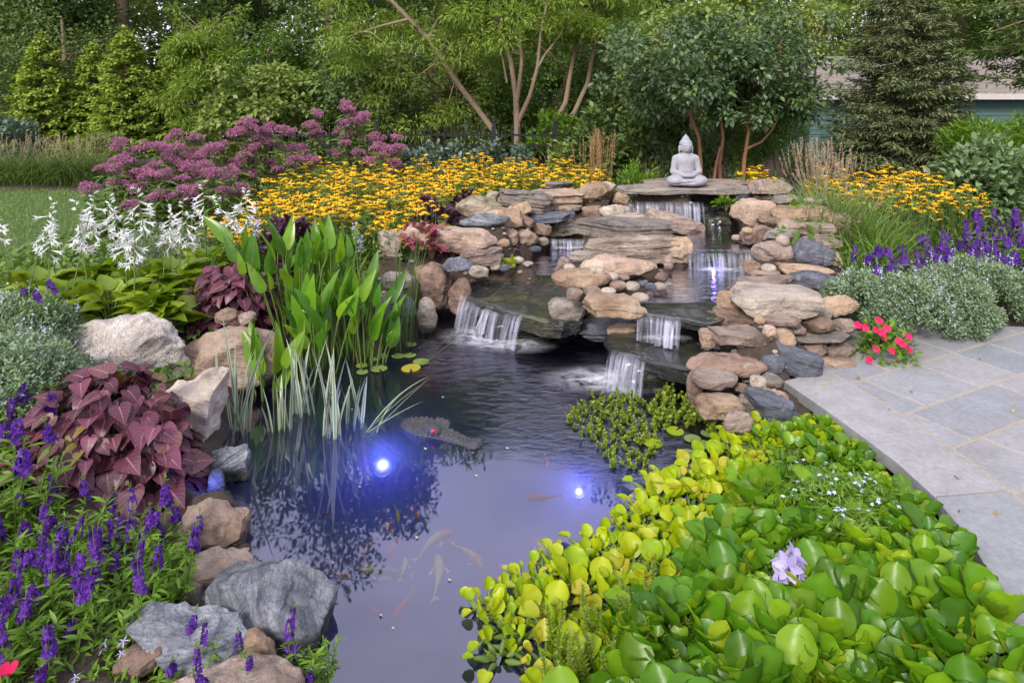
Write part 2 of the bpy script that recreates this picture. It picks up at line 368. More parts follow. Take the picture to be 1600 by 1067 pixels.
# ------------------------------------------------------------------ rocks (built as data first: the ground rises under them)
_cs = {}
def cubesphere(n):
    if n in _cs: return _cs[n]
    V = []; F = []; idx = {}
    def vid(p):
        k = tuple(np.round(p, 6))
        if k not in idx: idx[k] = len(V); V.append(p)
        return idx[k]
    g = np.tan(np.linspace(-math.pi / 4, math.pi / 4, n + 1))
    for ax in range(3):
        for s in (-1, 1):
            ids = np.zeros((n + 1, n + 1), int)
            for i in range(n + 1):
                for j in range(n + 1):
                    p = np.zeros(3); p[ax] = s; p[(ax + 1) % 3] = g[i] * s; p[(ax + 2) % 3] = g[j]; ids[i, j] = vid(p)
            for i in range(n):
                for j in range(n): F.append((ids[i, j], ids[i + 1, j], ids[i + 1, j + 1], ids[i, j + 1]))
    _cs[n] = (np.array(V), np.array(F)); return _cs[n]
def rock_shape(W, D, H, kind, seed, n=16):
    rg = np.random.default_rng(seed); V, F = cubesphere(n)
    ex = dict(round=2.3, angular=4.5, slab=5.0, ledge=5.5, pebble=2.1)[kind]
    p = V / (np.sum(np.abs(V) ** ex, axis=1) ** (1 / ex))[:, None]
    if kind in ('angular', 'ledge', 'slab'):
        k = dict(angular=13, ledge=6, slab=9)[kind]
        for _ in range(k):
            nn = rg.normal(size=3); nn[2] *= dict(angular=.9, ledge=.25, slab=.22)[kind]; nn /= np.linalg.norm(nn)
            d = rg.uniform(.62, .95) * (np.max(p @ nn)); e = p @ nn - d; p = p - np.maximum(e, 0)[:, None] * nn
    if kind == 'round':
        for _ in range(9):
            nn = rg.normal(size=3); nn /= np.linalg.norm(nn); d = rg.uniform(.68, .95) * np.max(p @ nn)
            e = p @ nn - d; p = p - .8 * np.maximum(e, 0)[:, None] * nn
    s = np.array((W, D, H)) / 2; q = p * s; m = min(W, D, H) * .5 + .25 * max(W, D, H) * .3
    so = Vector(rg.uniform(0, 90, 3)); dirs = nrm(p)
    amp = dict(round=.19, angular=.22, slab=.16, ledge=.16, pebble=.07)[kind] * m
    fs = 1.3 / max(.05, (W * D * H) ** (1 / 3))
    nv = np.array([mnoise.fractal(Vector(v * fs) + so, .8, 2.2, 6) for v in q]); rv = np.array([abs(mnoise.noise(Vector(v * fs * 2.3) + so)) for v in q]); q = q + dirs * ((nv - .8 * rv) * amp)[:, None]
    if kind in ('ledge', 'slab'):           # broken layers: each bed sticks out by its own amount
        step = max(.014, H / (9 if kind == 'ledge' else 4))
        wob = np.array([mnoise.noise(Vector((v[0] * 3, v[1] * 3, 0)) + so) for v in q]) * step * 1.2
        lay = np.floor((q[:, 2] + wob) / step); off = np.random.default_rng(seed + 1).uniform(-.11, .04, 400)[(lay.astype(int) + 200) % 400]
        off2 = np.array([mnoise.noise(Vector((v[0] * 2.2 + l * 3.7, v[1] * 2.2, l * 5.1)) + so) for v, l in zip(q, lay)]) * .10
        k = (off + off2) * min(1, 3 * H / max(W, .01)) * (1.4 if kind == 'ledge' else .8)
        q[:, 0] *= 1 + k; q[:, 1] *= 1 + k
    lo, hi = q.min(0), q.max(0); q = (q - (lo + hi) / 2) / np.maximum(hi - lo, 1e-6) * np.array((W, D, H))
    return q, F
ROCKS = []
def rock(x0, y0, x1, y1, d, Dr, kind, m, label, roll=0, yaw=None, name=None, sink=0, mount=True, n=None):
    W = (x1 - x0) / FPX * d; ym = (y0 + y1) / 2; t = (ym - HY) / FPX; D = max(.04, Dr * W)
    vis = (y1 - y0) / FPX * d; H = max((.42 if mount else .62) * vis, vis - .72 * D * t) + sink
    c = Q((x0 + x1) / 2, ym, d); c[2] -= sink / 2
    big = W * vis
    if n is None: n = 30 if big > .10 else 24 if big > .02 else 16 if big > .004 else 10
    nm = name or ('pebble' if kind == 'pebble' else 'stone_slab' if kind in ('slab', 'ledge') else 'boulder' if big > .035 else 'rock')
    ROCKS.append(dict(c=c, W=W, D=D, H=H, kind=kind, m=m, label=label, roll=roll, yaw=yaw, name=nm, n=n, mount=mount))

# -- upper left wall of the waterfall
rock(709, 300, 784, 346, 6.5, .8, 'round', 'moss', 'lichen-spotted tan boulder right of the dark purple shrub')
rock(759, 298, 780, 316, 6.9, .8, 'round', 'pale', 'small pale stone peeping out left of the big layered grey ledge')
rock(814, 291, 912, 335, 6.95, .6, 'ledge', 'pink', 'pinkish flat-topped ledge forming the right half of the layered stone row')
rock(773, 294, 868, 338, 6.7, .55, 'ledge', 'grey', 'dark grey layered ledge below the yellow flowers', roll=3)
rock(850, 282, 897, 297, 7.3, .7, 'slab', 'grey', 'flat grey stone lying behind the pinkish ledge under the flowers')
rock(896, 282, 958, 323, 7.0, .75, 'angular', 'tan', 'angular tan boulder with a sloping face next to the pinkish ledge')
rock(932, 282, 962, 300, 7.2, .8, 'round', 'pale', 'pale rounded stone balanced behind the angular tan boulder')
rock(956, 298, 984, 326, 7.1, .8, 'round', 'tan', 'rounded tan stone left of the end of the statue slab')
rock(826, 330, 890, 350, 6.6, .6, 'slab', 'slate', 'thin dark slab tucked under the layered grey ledge', roll=-4)
rock(886, 325, 899, 342, 6.6, .8, 'angular', 'slate', 'small bluish wedge stone under the pinkish ledge')
rock(907, 320, 945, 342, 6.8, .6, 'slab', 'brown', 'brown stone supporting the angular tan boulder')
rock(936, 317, 984, 343, 6.5, .8, 'round', 'pale', 'smooth cream rounded boulder left of the upper waterfall')
rock(793, 315, 831, 343, 6.45, .7, 'angular', 'tan', 'tan wedge rock under the left end of the layered grey ledge', roll=-20)
rock(758, 322, 818, 358, 6.25, .7, 'angular', 'tan', 'tan angular boulder behind the blue-grey smooth stone')
rock(718, 331, 798, 359, 6.0, .6, 'round', 'blueg', 'smooth blue-grey stone with a pale left end', roll=-4)
rock(809, 335, 834, 360, 6.3, .7, 'round', 'brown', 'small brown stone wedged right of the tan angular boulder')
rock(625, 351, 777, 398, 5.6, .42, 'slab', 'pink', 'long pale pink slab jutting out over the pond', roll=5, n=26)
rock(588, 357, 632, 404, 5.7, .7, 'slab', 'pale', 'pale blocky stone at the left end of the long pink slab')
rock(781, 354, 810, 389, 6.1, .8, 'round', 'pink', 'rounded pink boulder at the right end of the long slab')
rock(804, 355, 843, 386, 6.2, .7, 'round', 'pink', 'broad pinkish boulder between two smaller ones beside the side stream')
rock(831, 347, 863, 373, 6.4, .7, 'round', 'brown', 'brownish rounded rock below the thin dark slab')
rock(860, 340, 908, 374, 6.7, .6, 'angular', 'grey', 'grey block above the small side cascade')
rock(776, 372, 797, 390, 5.9, .7, 'round', 'tan', 'small tan stone lying below the rounded pink boulder', roll=-20)
rock(839, 370, 858, 386, 6.3, .7, 'pebble', 'pale', 'pale pebble at the left of the small side cascade')
rock(719, 384, 788, 420, 5.45, .6, 'slab', 'mauve', 'flat mauve-grey rock beneath the long pink slab', roll=-4)
rock(690, 399, 740, 428, 5.2, .6, 'angular', 'slate', 'dark slate block under the long pink slab', roll=-8)
rock(653, 405, 708, 474, 5.25, .8, 'angular', 'brown', 'big brown boulder in the shade under the long pink slab', roll=-18, sink=.12)
rock(732, 412, 764, 436, 5.15, .8, 'round', 'pale', 'whitish round stone beside the left stone spillway')
rock(700, 430, 738, 476, 5.15, .8, 'round', 'brown', 'wet brown boulder left of the left waterfall', sink=.1)
rock(765, 411, 782, 424, 5.4, .8, 'pebble', 'pale', 'pale pebble at the back edge of the left stone spillway')
rock(780, 412, 796, 426, 5.35, .8, 'pebble', 'slate', 'bluish pebble at the back edge of the left stone spillway')
rock(782, 402, 802, 416, 5.55, .8, 'pebble', 'tan', 'tan pebble under the small lime-green plant')
rock(801, 400, 819, 414, 5.55, .8, 'pebble', 'pale', 'pale flat pebble right of the small lime-green plant')
rock(816, 407, 834, 417, 5.5, .8, 'pebble', 'mauve', 'mauve pebble at the edge of the side stream')
rock(826, 383, 846, 396, 5.95, .8, 'pebble', 'slate', 'dark wet pebble at the far left edge of the side stream')
rock(594, 420, 650, 458, 5.1, .8, 'round', 'grey', 'grey boulder behind the tall rushes')
rock(588, 452, 652, 492, 4.85, .7, 'round', 'slate', 'dark rock at the water line behind the tall rushes', sink=.12)
rock(650, 462, 684, 500, 4.95, .8, 'round', 'moss', 'mossy rock at the water line under the brown boulder', sink=.12)
# -- left spillway and the ledges beneath
rock(855, 459, 913, 505, 4.62, .8, 'round', 'grey', 'rounded grey-olive stone at the right end of the wide wet slab')
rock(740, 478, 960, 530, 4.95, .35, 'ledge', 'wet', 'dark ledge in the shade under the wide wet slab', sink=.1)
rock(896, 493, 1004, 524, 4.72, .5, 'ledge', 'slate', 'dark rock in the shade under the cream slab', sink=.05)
rock(948, 505, 1000, 527, 4.42, .6, 'slab', 'tan', 'wet tan stone glimpsed in the shade under the cream slab')
# -- central mound
rock(895, 335, 1054, 378, 5.75, .5, 'ledge', 'grey', 'upper grey layer of the big stacked stone in the middle of the waterfall', n=28)
rock(911, 360, 1080, 420, 5.5, .42, 'ledge', 'layer', 'big layered block with an orange-stained end in the middle of the waterfall', n=30, roll=-2)
rock(1044, 368, 1083, 419, 5.35, .7, 'angular', 'tan', 'rusty orange end block beside the middle pool')
rock(1008, 331, 1102, 368, 6.05, .45, 'slab', 'mauve', 'slanting purple-grey slab below the upper waterfall', roll=14)
rock(957, 331, 1012, 347, 6.2, .6, 'slab', 'pale', 'pale flat stone on top of the stacked grey layer')
rock(905, 391, 1028, 446, 5.0, .62, 'round', 'pink', 'big smooth orange-pink boulder in the middle of the waterfall', n=26)
rock(861, 413, 955, 456, 4.72, .65, 'round', 'tan', 'tan sloping stone in front of the big orange-pink boulder', roll=-4)
rock(888, 389, 932, 414, 5.15, .7, 'round', 'grey', 'grey-brown stone left of the big orange-pink boulder')
rock(869, 400, 893, 432, 5.1, .7, 'round', 'mauve', 'upright mauve stone at the edge of the side stream', roll=18)
rock(881, 411, 899, 426, 4.85, .8, 'pebble', 'pale', 'white round pebble on the tan sloping stone')
rock(918, 413, 945, 436, 4.66, .8, 'round', 'pale', 'whitish pebble against the big orange-pink boulder')
rock(885, 447, 912, 474, 4.45, .9, 'round', 'mauve', 'ball-shaped mauve stone at the edge of the wide wet slab')
rock(911, 444, 939, 466, 4.5, .8, 'round', 'mauve', 'rounded mauve stone right of the ball-shaped one')
rock(938, 447, 963, 462, 4.47, .8, 'pebble', 'pale', 'pale oval pebble above the cream slab')
rock(910, 454, 1006, 499, 4.32, .62, 'slab', 'tan', 'long cream-tan slab beside the lower right spillway', roll=2)
rock(952, 436, 979, 456, 4.6, .8, 'pebble', 'pink', 'pinkish pebble in the cluster below the big orange-pink boulder')
rock(976, 438, 1000, 457, 4.6, .8, 'pebble', 'pale', 'pale tan pebble in the middle of the cluster below the big boulder')
rock(944, 424, 969, 441, 4.72, .8, 'pebble', 'pale', 'whitish oval pebble at the foot of the big orange-pink boulder')
rock(996, 437, 1014, 451, 4.65, .8, 'pebble', 'slate', 'slate-blue pebble in the cluster below the big boulder')
rock(1008, 441, 1026, 455, 4.6, .8, 'pebble', 'slate', 'bluish pebble next to the brown ball-shaped pebble')
rock(1023, 424, 1045, 443, 4.8, .8, 'round', 'brown', 'brown ball-shaped pebble at the edge of the middle pool')
rock(1020, 440, 1042, 456, 4.62, .8, 'pebble', 'pale', 'pale bluish pebble right at the edge of the middle pool')
rock(986, 455, 1014, 476, 4.4, .8, 'pebble', 'pale', 'pale pebble lying at the right end of the cream slab')
rock(1040, 441, 1052, 448, 4.7, .8, 'pebble', 'pale', 'tiny pale pebble in the shallow edge of the middle pool')
rock(966, 429, 984, 440, 4.75, .8, 'pebble', 'mauve', 'small mauve pebble pressed against the big boulder')
rock(1036, 396, 1052, 425, 5.15, .8, 'round', 'mauve', 'dark mauve stone under the rusty orange end block')
# -- top of the waterfall
rock(1006, 278, 1180, 293, 6.95, .45, 'ledge', 'mauve', 'upper purple-grey slab behind the stone statue', n=26)
rock(963, 284, 1172, 307, 6.6, .36, 'ledge', 'grey', 'long thin grey slab the stone statue sits on', n=28)
rock(1166, 278, 1235, 309, 6.6, .7, 'angular', 'mauve', 'pointed mauve boulder at the right end of the statue slab')
rock(1146, 300, 1172, 314, 6.5, .7, 'slab', 'slate', 'dark slab end under the pointed mauve boulder')
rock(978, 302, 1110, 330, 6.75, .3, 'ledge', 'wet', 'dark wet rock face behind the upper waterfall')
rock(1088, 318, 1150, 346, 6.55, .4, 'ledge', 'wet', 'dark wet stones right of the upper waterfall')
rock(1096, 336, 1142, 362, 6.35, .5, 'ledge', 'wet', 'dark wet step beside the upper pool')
rock(1140, 306, 1220, 362, 6.0, .7, 'round', 'pink', 'big pinkish-white boulder at the top right of the waterfall')
rock(1207, 303, 1256, 322, 6.2, .7, 'round', 'grey', 'grey domed stone behind the tan slab')
rock(1200, 318, 1297, 347, 5.85, .55, 'slab', 'tan', 'golden tan slab on the top right of the wall', roll=-2)
rock(1214, 342, 1302, 371, 5.6, .55, 'slab', 'mauve', 'long mauve slab under the golden tan slab', roll=2)
rock(1290, 330, 1331, 368, 5.75, .8, 'round', 'pink', 'pale pink boulder at the right end of the wall top')
rock(1255, 308, 1273, 323, 6.0, .8, 'pebble', 'pale', 'white pebble on top of the wall')
rock(1272, 310, 1294, 326, 6.05, .8, 'round', 'grey', 'grey pebble behind the golden tan slab')
rock(1183, 337, 1218, 357, 5.7, .7, 'angular', 'brown', 'brown wedge left of the mauve slab')
rock(1156, 350, 1206, 384, 5.5, .7, 'angular', 'brown', 'brown angular rock at the edge of the upper pool')
rock(1159, 354, 1176, 366, 5.4, .7, 'pebble', 'tan', 'small golden pebble on the brown angular rock')
rock(1143, 366, 1158, 378, 5.6, .8, 'pebble', 'pale', 'pale pebble at the waterline of the upper pool')
rock(1177, 372, 1241, 418, 5.1, .7, 'round', 'mauve', 'smooth grey-mauve boulder right of the purple-lit cascade')
rock(1190, 355, 1238, 380, 5.4, .6, 'angular', 'grey', 'grey wedge above the smooth grey-mauve boulder')
rock(1212, 366, 1234, 387, 5.1, .8, 'pebble', 'pale', 'white pebble above the smooth grey-mauve boulder')
rock(1235, 371, 1300, 420, 5.1, .6, 'angular', 'slate', 'blue-grey slanting slate block in the right wall', roll=16)
rock(1250, 366, 1318, 389, 5.4, .6, 'slab', 'layer', 'dark layered stone under the mauve slab')
rock(1284, 390, 1318, 421, 5.15, .8, 'round', 'pink', 'pink stone at the right edge of the wall beside the flowers')
rock(1219, 411, 1304, 435, 4.95, .6, 'slab', 'tan', 'tan flat stone under the blue-grey slate block', roll=4)
rock(1234, 421, 1308, 456, 4.75, .6, 'angular', 'slate', 'dark slate stone behind the large pale cap slab', roll=6)
rock(1189, 411, 1213, 427, 4.9, .8, 'pebble', 'pale', 'white pebble behind the pink layered slab')
rock(1173, 421, 1219, 434, 4.85, .7, 'slab', 'pink', 'small pinkish flat stone behind the layered slab')
rock(1161, 403, 1188, 433, 5.0, .8, 'angular', 'brown', 'brown stone beside the purple-lit cascade')
rock(1137, 428, 1247, 462, 4.65, .55, 'slab', 'mauve', 'pink layered slab behind the large pale cap slab', roll=-3)
rock(1120, 452, 1156, 486, 4.35, .8, 'slab', 'tan', 'tan broken left end of the cap slab by the spillway')
rock(1138, 438, 1284, 499, 4.3, .72, 'slab', 'pale', 'large pale flat cap slab on the right wall', roll=0, n=30)
rock(1278, 455, 1337, 498, 4.4, .8, 'round', 'tan', 'rounded grey-tan boulder at the right end of the cap slab')
# -- right wall, courses down to the pond
rock(1115, 478, 1183, 514, 4.25, .7, 'angular', 'brown', 'brown rock under the left end of the cap slab')
rock(1178, 491, 1196, 508, 4.05, .8, 'round', 'tan', 'small tan stone under the front edge of the cap slab')
rock(1190, 491, 1252, 512, 4.1, .6, 'slab', 'mauve', 'thin mauve slab directly under the cap slab')
rock(1250, 479, 1304, 500, 4.3, .7, 'slab', 'grey', 'grey flat stone below the rounded grey-tan boulder')
rock(1254, 491, 1304, 524, 4.2, .7, 'round', 'brown', 'brown squarish stone right of the thin mauve slab')
rock(1300, 493, 1337, 524, 4.3, .8, 'round', 'mauve', 'mauve stone at the right edge of the wall above the thin grey slab')
rock(1109, 506, 1203, 548, 3.95, .55, 'slab', 'mauve', 'rough pinkish-grey long stone in the lower right wall')
rock(1092, 510, 1118, 547, 3.98, .8, 'round', 'pink', 'pinkish rounded stone at the left end of the rough long stone')
rock(1191, 507, 1213, 531, 3.95, .8, 'round', 'pink', 'small pink stone between the rough long stone and the round tan one')
rock(1196, 507, 1242, 548, 4.05, .8, 'round', 'tan', 'round tan boulder in the lower right wall')
rock(1230, 506, 1258, 524, 4.15, .8, 'round', 'mauve', 'small mauve stone under the thin mauve slab')
rock(1238, 520, 1331, 533, 4.15, .5, 'slab', 'grey', 'very thin grey slab low in the right wall')
rock(1196, 535, 1284, 594, 3.9, .6, 'angular', 'slate', 'big dark slate slab leaning above the patio corner', roll=14)
rock(1251, 530, 1297, 566, 4.1, .8, 'round', 'brown', 'reddish-brown round boulder under the thin grey slab')
rock(1289, 528, 1337, 567, 4.15, .8, 'round', 'mauve', 'mauve-brown boulder at the right end under the thin grey slab')
rock(1276, 555, 1335, 580, 4.0, .6, 'slab', 'tan', 'tan base stone on the patio beside the red flowers')
rock(1071, 545, 1196, 599, 3.75, .5, 'round', 'brown', 'long rounded brown stone in the lowest courses of the wall', n=26)
rock(1188, 549, 1226, 588, 3.85, .8, 'round', 'slate', 'dark rounded stone left of the big leaning slate slab')
rock(1072, 572, 1100, 624, 3.7, .8, 'round', 'brown', 'brown stone at the wet left foot of the wall', sink=.06)
rock(1079, 572, 1152, 614, 3.6, .7, 'round', 'mauve', 'rosy block-like rock above the grey-tan foot stone')
rock(1169, 582, 1197, 609, 3.6, .8, 'angular', 'pale', 'small white angular stone near the patio corner')
rock(1189, 580, 1225, 610, 3.62, .8, 'round', 'grey', 'grey round stone touching the patio corner')
rock(1147, 596, 1170, 618, 3.6, .8, 'round', 'brown', 'small brown stone right of the rosy block-like rock')
rock(1184, 602, 1236, 635, 3.52, .6, 'angular', 'tan', 'brown-tan wedge sloping down beside the patio corner', roll=25)
rock(1160, 606, 1252, 660, 3.45, .5, 'angular', 'slate', 'low dark slate rock at the pond edge under the patio', roll=14, sink=.04)
rock(1086, 607, 1162, 643, 3.5, .7, 'round', 'tan', 'grey-tan foot stone standing at the water', sink=.05)
rock(1150, 612, 1178, 640, 3.5, .8, 'round', 'grey', 'grey stone wedged between foot stone and slate rock', sink=.04)
rock(1127, 635, 1176, 662, 3.35, .7, 'round', 'mauve', 'mauve stone lowest at the water among the sprigs', sink=.06)
# -- right spillway steps
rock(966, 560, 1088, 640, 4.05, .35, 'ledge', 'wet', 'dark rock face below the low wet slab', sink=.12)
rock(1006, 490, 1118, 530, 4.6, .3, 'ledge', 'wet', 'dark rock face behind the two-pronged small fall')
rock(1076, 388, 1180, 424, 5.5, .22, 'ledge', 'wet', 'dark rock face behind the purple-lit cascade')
# -- left bank
rock(104, 474, 294, 590, 3.85, .62, 'angular', 'granite', 'large pale granite boulder in front of the white-flowered plants', n=30, sink=.1, mount=False)
rock(280, 497, 448, 604, 4.0, .6, 'round', 'pink', 'large smooth pink boulder behind the striped blades', n=28, sink=.1, mount=False)
rock(236, 569, 350, 690, 3.3, .8, 'angular', 'pale', 'rugged whitish boulder beside the big purple leaves', n=24, sink=.08, mount=False)
rock(332, 684, 391, 740, 3.08, .8, 'angular', 'blueg', 'small faceted blue-grey rock at the waterline by the striped blades', sink=.06, mount=False)
rock(322, 728, 352, 780, 2.95, .8, 'round', 'slate', 'small dark rock under the purple leaves at the waterline', sink=.06, mount=False)
rock(268, 773, 384, 872, 2.62, .8, 'angular', 'pink', 'blocky pinkish rock at the water above the grey granite', n=24, sink=.06, mount=False)
rock(286, 858, 404, 925, 2.40, .7, 'slab', 'mauve', 'layered brown-mauve slab under the blocky pinkish rock', sink=.05, mount=False)
rock(324, 878, 518, 1012, 2.22, .75, 'angular', 'blueg', 'largest blue-grey granite boulder overhanging the water', n=30, sink=.02, mount=False, roll=10)
rock(188, 944, 382, 1046, 2.02, .6, 'angular', 'blueg', 'long blue-grey granite rock lying in front of the purple flowers', n=28, roll=8, sink=.03, mount=False)
rock(360, 968, 434, 1050, 2.04, .8, 'round', 'tan', 'upright rounded golden-tan stone between the two granite rocks', n=22, sink=.05, mount=False)
rock(246, 1036, 472, 1110, 1.86, .6, 'round', 'mauve', 'smooth mauve stone at the very bottom of the picture', n=26, sink=.05, mount=False)
rock(262, 894, 318, 962, 2.32, .8, 'round', 'pale', 'beige stone behind the long granite rock', mount=False)
rock(294, 912, 350, 970, 2.3, .8, 'round', 'grey', 'rounded greyish stone in the gap behind the two granite rocks', mount=False)
rock(180, 1000, 258, 1062, 1.95, .7, 'angular', 'brown', 'brown stone in shade under the long granite rock', mount=False)
rock(205, 790, 282, 860, 2.72, .7, 'round', 'mauve', 'mauve stone half hidden by the purple flowers', mount=False)
rock(505, 1022, 690, 1100, 1.98, .7, 'round', 'grey', 'rounded boulder lying just under the water surface', n=26, mount=False, sink=.06)
rock(336, 478, 372, 512, 4.15, .8, 'round', 'brown', 'brown stone under the upper purple leaves', mount=False)
rock(372, 484, 400, 512, 4.15, .8, 'round', 'mauve', 'dull mauve stone under the upper purple leaves', mount=False)
rock(1552, 342, 1620, 368, 7.0, .5, 'slab', 'pale', 'pale flat boulder among the violet flowers by the patio', mount=False)
[r for r in ROCKS if 'under the water surface' in r['label']][0]['c'][2] -= .125                                   # the sunken boulder: its top just below the surface

# ------------------------------------------------------------------ ground
def g2(x, y, z=0): p = G(x, y, z); return (float(p[0]), float(p[1]))
POND = [g2(345, 742), g2(352, 690), g2(375, 640), g2(400, 590), g2(450, 560), (-1.42, 4.75), (-.95, 5.25), (-.35, 5.45), (.15, 5.2), (.55, 4.9), (.95, 4.6), (1.12, 4.2), (1.16, 3.85),
        (1.22, 3.62), (1.50, 3.60), (1.68, 3.2), (1.74, 2.75), (1.68, 2.3), (1.5, 1.9), (1.3, 1.3), (.9, .9), (-.2, .85), (-.62, 1.4), g2(438, 1060), g2(480, 990), g2(408, 910), g2(388, 850), g2(372, 795)]
POOLS = [(.50, [g2(1080, 340, .5), g2(1150, 340, .5), g2(1184, 366, .5), g2(1182, 394, .5), g2(1076, 394, .5)]),
         (.37, [g2(1074, 413, .37), g2(1184, 413, .37), g2(1172, 440, .37), g2(1140, 470, .37), g2(1002, 472, .37), g2(1030, 440, .37)]),
         (.255, [g2(800, 428, .25), g2(826, 398, .25), g2(852, 378, .25), g2(915, 376, .25), g2(905, 402, .25), g2(875, 430, .25)])]
def ground_h(P):
    x, y = P[:, 0], P[:, 1]
    h = .10 + .02 * np.sin(x * 1.7) * np.cos(y * 1.3)
    h = h + .10 * np.exp(-((x + 2.6) ** 2 / 1.6 + (y - 4.6) ** 2 / 1.5)) + .06 * np.exp(-((x + 1.8) ** 2 / .4 + (y - 3.0) ** 2 / .5))
    core = np.full(len(P), -9.0)
    for r in ROCKS:
        if not r['mount']: continue
        dd = np.maximum(0, np.hypot((x - r['c'][0]) / max(r['W'], .1), (y - r['c'][1]) / max(r['D'], .1)) - .35) * max(r['W'], r['D'])
        core = np.maximum(core, r['c'][2] - .30 * r['H'] - dd * 2.2)
    h = np.maximum(h, core)
    for r in ROCKS:
        if r['mount']: continue
        dd = np.maximum(0, np.hypot((x - r['c'][0]) / max(r['W'], .1), (y - r['c'][1]) / max(r['D'], .1)) - .5) * max(r['W'], r['D'])
        h = np.minimum(h, np.maximum(r['c'][2] - .32 * r['H'], .012) + dd * 1.0)
    for z, poly in POOLS:
        ins = in_poly(P, poly); h = np.where(ins, np.minimum(h, z - .04 - .4 * poly_dist(P, poly)), h)
    ins = in_poly(P, POND); d = poly_dist(P, POND)
    h = np.where(ins, np.minimum(h, -.06 - np.minimum(.62, d * 1.6)), np.minimum(h, .02 + d * 1.7))
    pat = (x > 1.55) & (y < 4.9) & ~ins
    return np.where(pat, np.minimum(h, .05), h)
def grid_axis(lo, hi, step, far0, far1):
    a = list(np.arange(lo, hi + 1e-6, step)); s = step
    while a[-1] < far1: s *= 1.35; a.append(a[-1] + s)
    s = step
    while a[0] > far0: s *= 1.35; a.insert(0, a[0] - s)
    return np.array(a)
gx = grid_axis(-4.4, 4.4, .05, -90, 90); gy = grid_axis(.6, 8.4, .05, -30, 110)
GX, GY = np.meshgrid(gx, gy, indexing='ij'); gp = np.stack([GX.ravel(), GY.ravel()], -1)
gz = ground_h(gp); gv = np.column_stack([gp, gz])
ii, jj = np.meshgrid(np.arange(len(gx) - 1), np.arange(len(gy) - 1), indexing='ij'); ny = len(gy)
gf = np.stack([ii * ny + jj, (ii + 1) * ny + jj, (ii + 1) * ny + jj + 1, ii * ny + jj + 1], -1).reshape(-1, 4)
fc = gv[gf].mean(1)
lawn = (fc[:, 0] < -.50 * fc[:, 1] - .55) & (fc[:, 1] > 4.6) & (fc[:, 1] < 11.3) | (fc[:, 1] > 19) | (fc[:, 0] < -14) | (fc[:, 0] > 14)
wetb = in_poly(fc[:, :2], POND) & (fc[:, 2] < .01)
for nm, sel, m in (('soil', ~lawn & ~wetb, SOIL), ('lawn', lawn, TURF), ('pond_bed', wetb, LINER)):
    tag(MB().add(gv, [gf[sel]]).build(nm, [m]), kind='structure')

for k, r in enumerate(ROCKS):
    v, f = rock_shape(r['W'], r['D'], r['H'], r['kind'], 100 + k * 7, r['n'])
    sharp = None if r['kind'] in ('round', 'pebble') else 32
    o = MB().add(v, [f]).build(r['name'], [RM[r['m']]], None, r['c'], (0, R(r['roll']), R(r['yaw'] if r['yaw'] is not None else random.uniform(-7, 7))), True, sharp)
    cat = {'pebble': 'pebble', 'stone_slab': 'stone slab', 'spillway_slab': 'stone slab'}.get(r['name'], r['name'])
    tag(o, r['label'], cat, 'stones of the pond and waterfall', 'thing')

def slab_poly(pxs, z, th, label, seed, under=.05):
    so = Vector((seed * 3.1, seed, 2.0)); p = np.array([G(x, y, z)[:2] for x, y in pxs]); seg = []
    for i in range(len(p)):
        a, b = p[i], p[(i + 1) % len(p)]; k = max(2, int(np.linalg.norm(b - a) / .018)); seg += [a + (b - a) * j / k for j in range(k)]
    seg = np.array(seg); c = seg.mean(0); seg = seg + np.array([mnoise.noise(Vector((*q * 9, 0)) + so) for q in seg])[:, None] * nrm(seg - c) * .022; n = len(seg); V = []
    prof = [(0.0, 0)] + [(f, 0) for f in (.25, .5, .7, .85, .94)] + [(1.0, -.006)] + [(None, -th * k / 7) for k in range(1, 8)]
    for r, (f, dz) in enumerate(prof[1:]):
        for q in seg:
            d = nrm((q - c)[None])[0]
            if f is not None: w_ = c + (q - c) * f; V.append((*w_, z + dz + .012 * mnoise.noise(Vector((w_[0] * 9, w_[1] * 9, 1)) + so) * min(1, (1 - f) * 4 + .25)))
            else:
                k = -dz / th; o = .018 * mnoise.noise(Vector((q[0] * 7, q[1] * 7, r * 2.3)) + so) + .014 * (1 if r % 2 else -1) * mnoise.noise(Vector((*q * 3, r)) + so) - under * k ** 1.5; V.append((*(q + d * o), z + dz))
    m = len(prof) - 1; F = [(r * n + i, (r + 1) * n + i, (r + 1) * n + (i + 1) % n, r * n + (i + 1) % n) for r in range(m - 1) for i in range(n)]
    o3 = np.array((*c, z - th / 2)); mb = MB().add(np.array(V) - o3, F); mb.add(np.vstack([V[:n], [(*c, z)]]) - o3, [(n, i, (i + 1) % n) for i in range(n)])
    tag(mb.build('spillway_slab', [RM['wet']], None, o3, (0, 0, 0), True, 35), label, 'stone slab', 'stones of the pond and waterfall', 'thing')
slab_poly([(727, 464), (745, 474), (778, 484), (815, 492), (846, 502), (880, 505), (908, 498), (912, 470), (884, 452), (868, 420), (820, 424), (772, 427), (748, 440), (735, 452)], .22, .12, 'wide dark wet slab with water running over its rippled top into the pond', 1)
slab_poly([(998, 489), (1030, 495), (1064, 499), (1110, 506), (1142, 494), (1136, 470), (1128, 456), (1050, 456), (1012, 459), (1000, 472)], .355, .07, 'dark wet slab where the middle pool spills over', 2)
slab_poly([(941, 532), (957, 549), (1008, 561), (1050, 574), (1090, 580), (1104, 556), (1080, 528), (1000, 516), (955, 518)], .198, .10, 'low dark wet slab with the last little fall beside the right wall', 3)

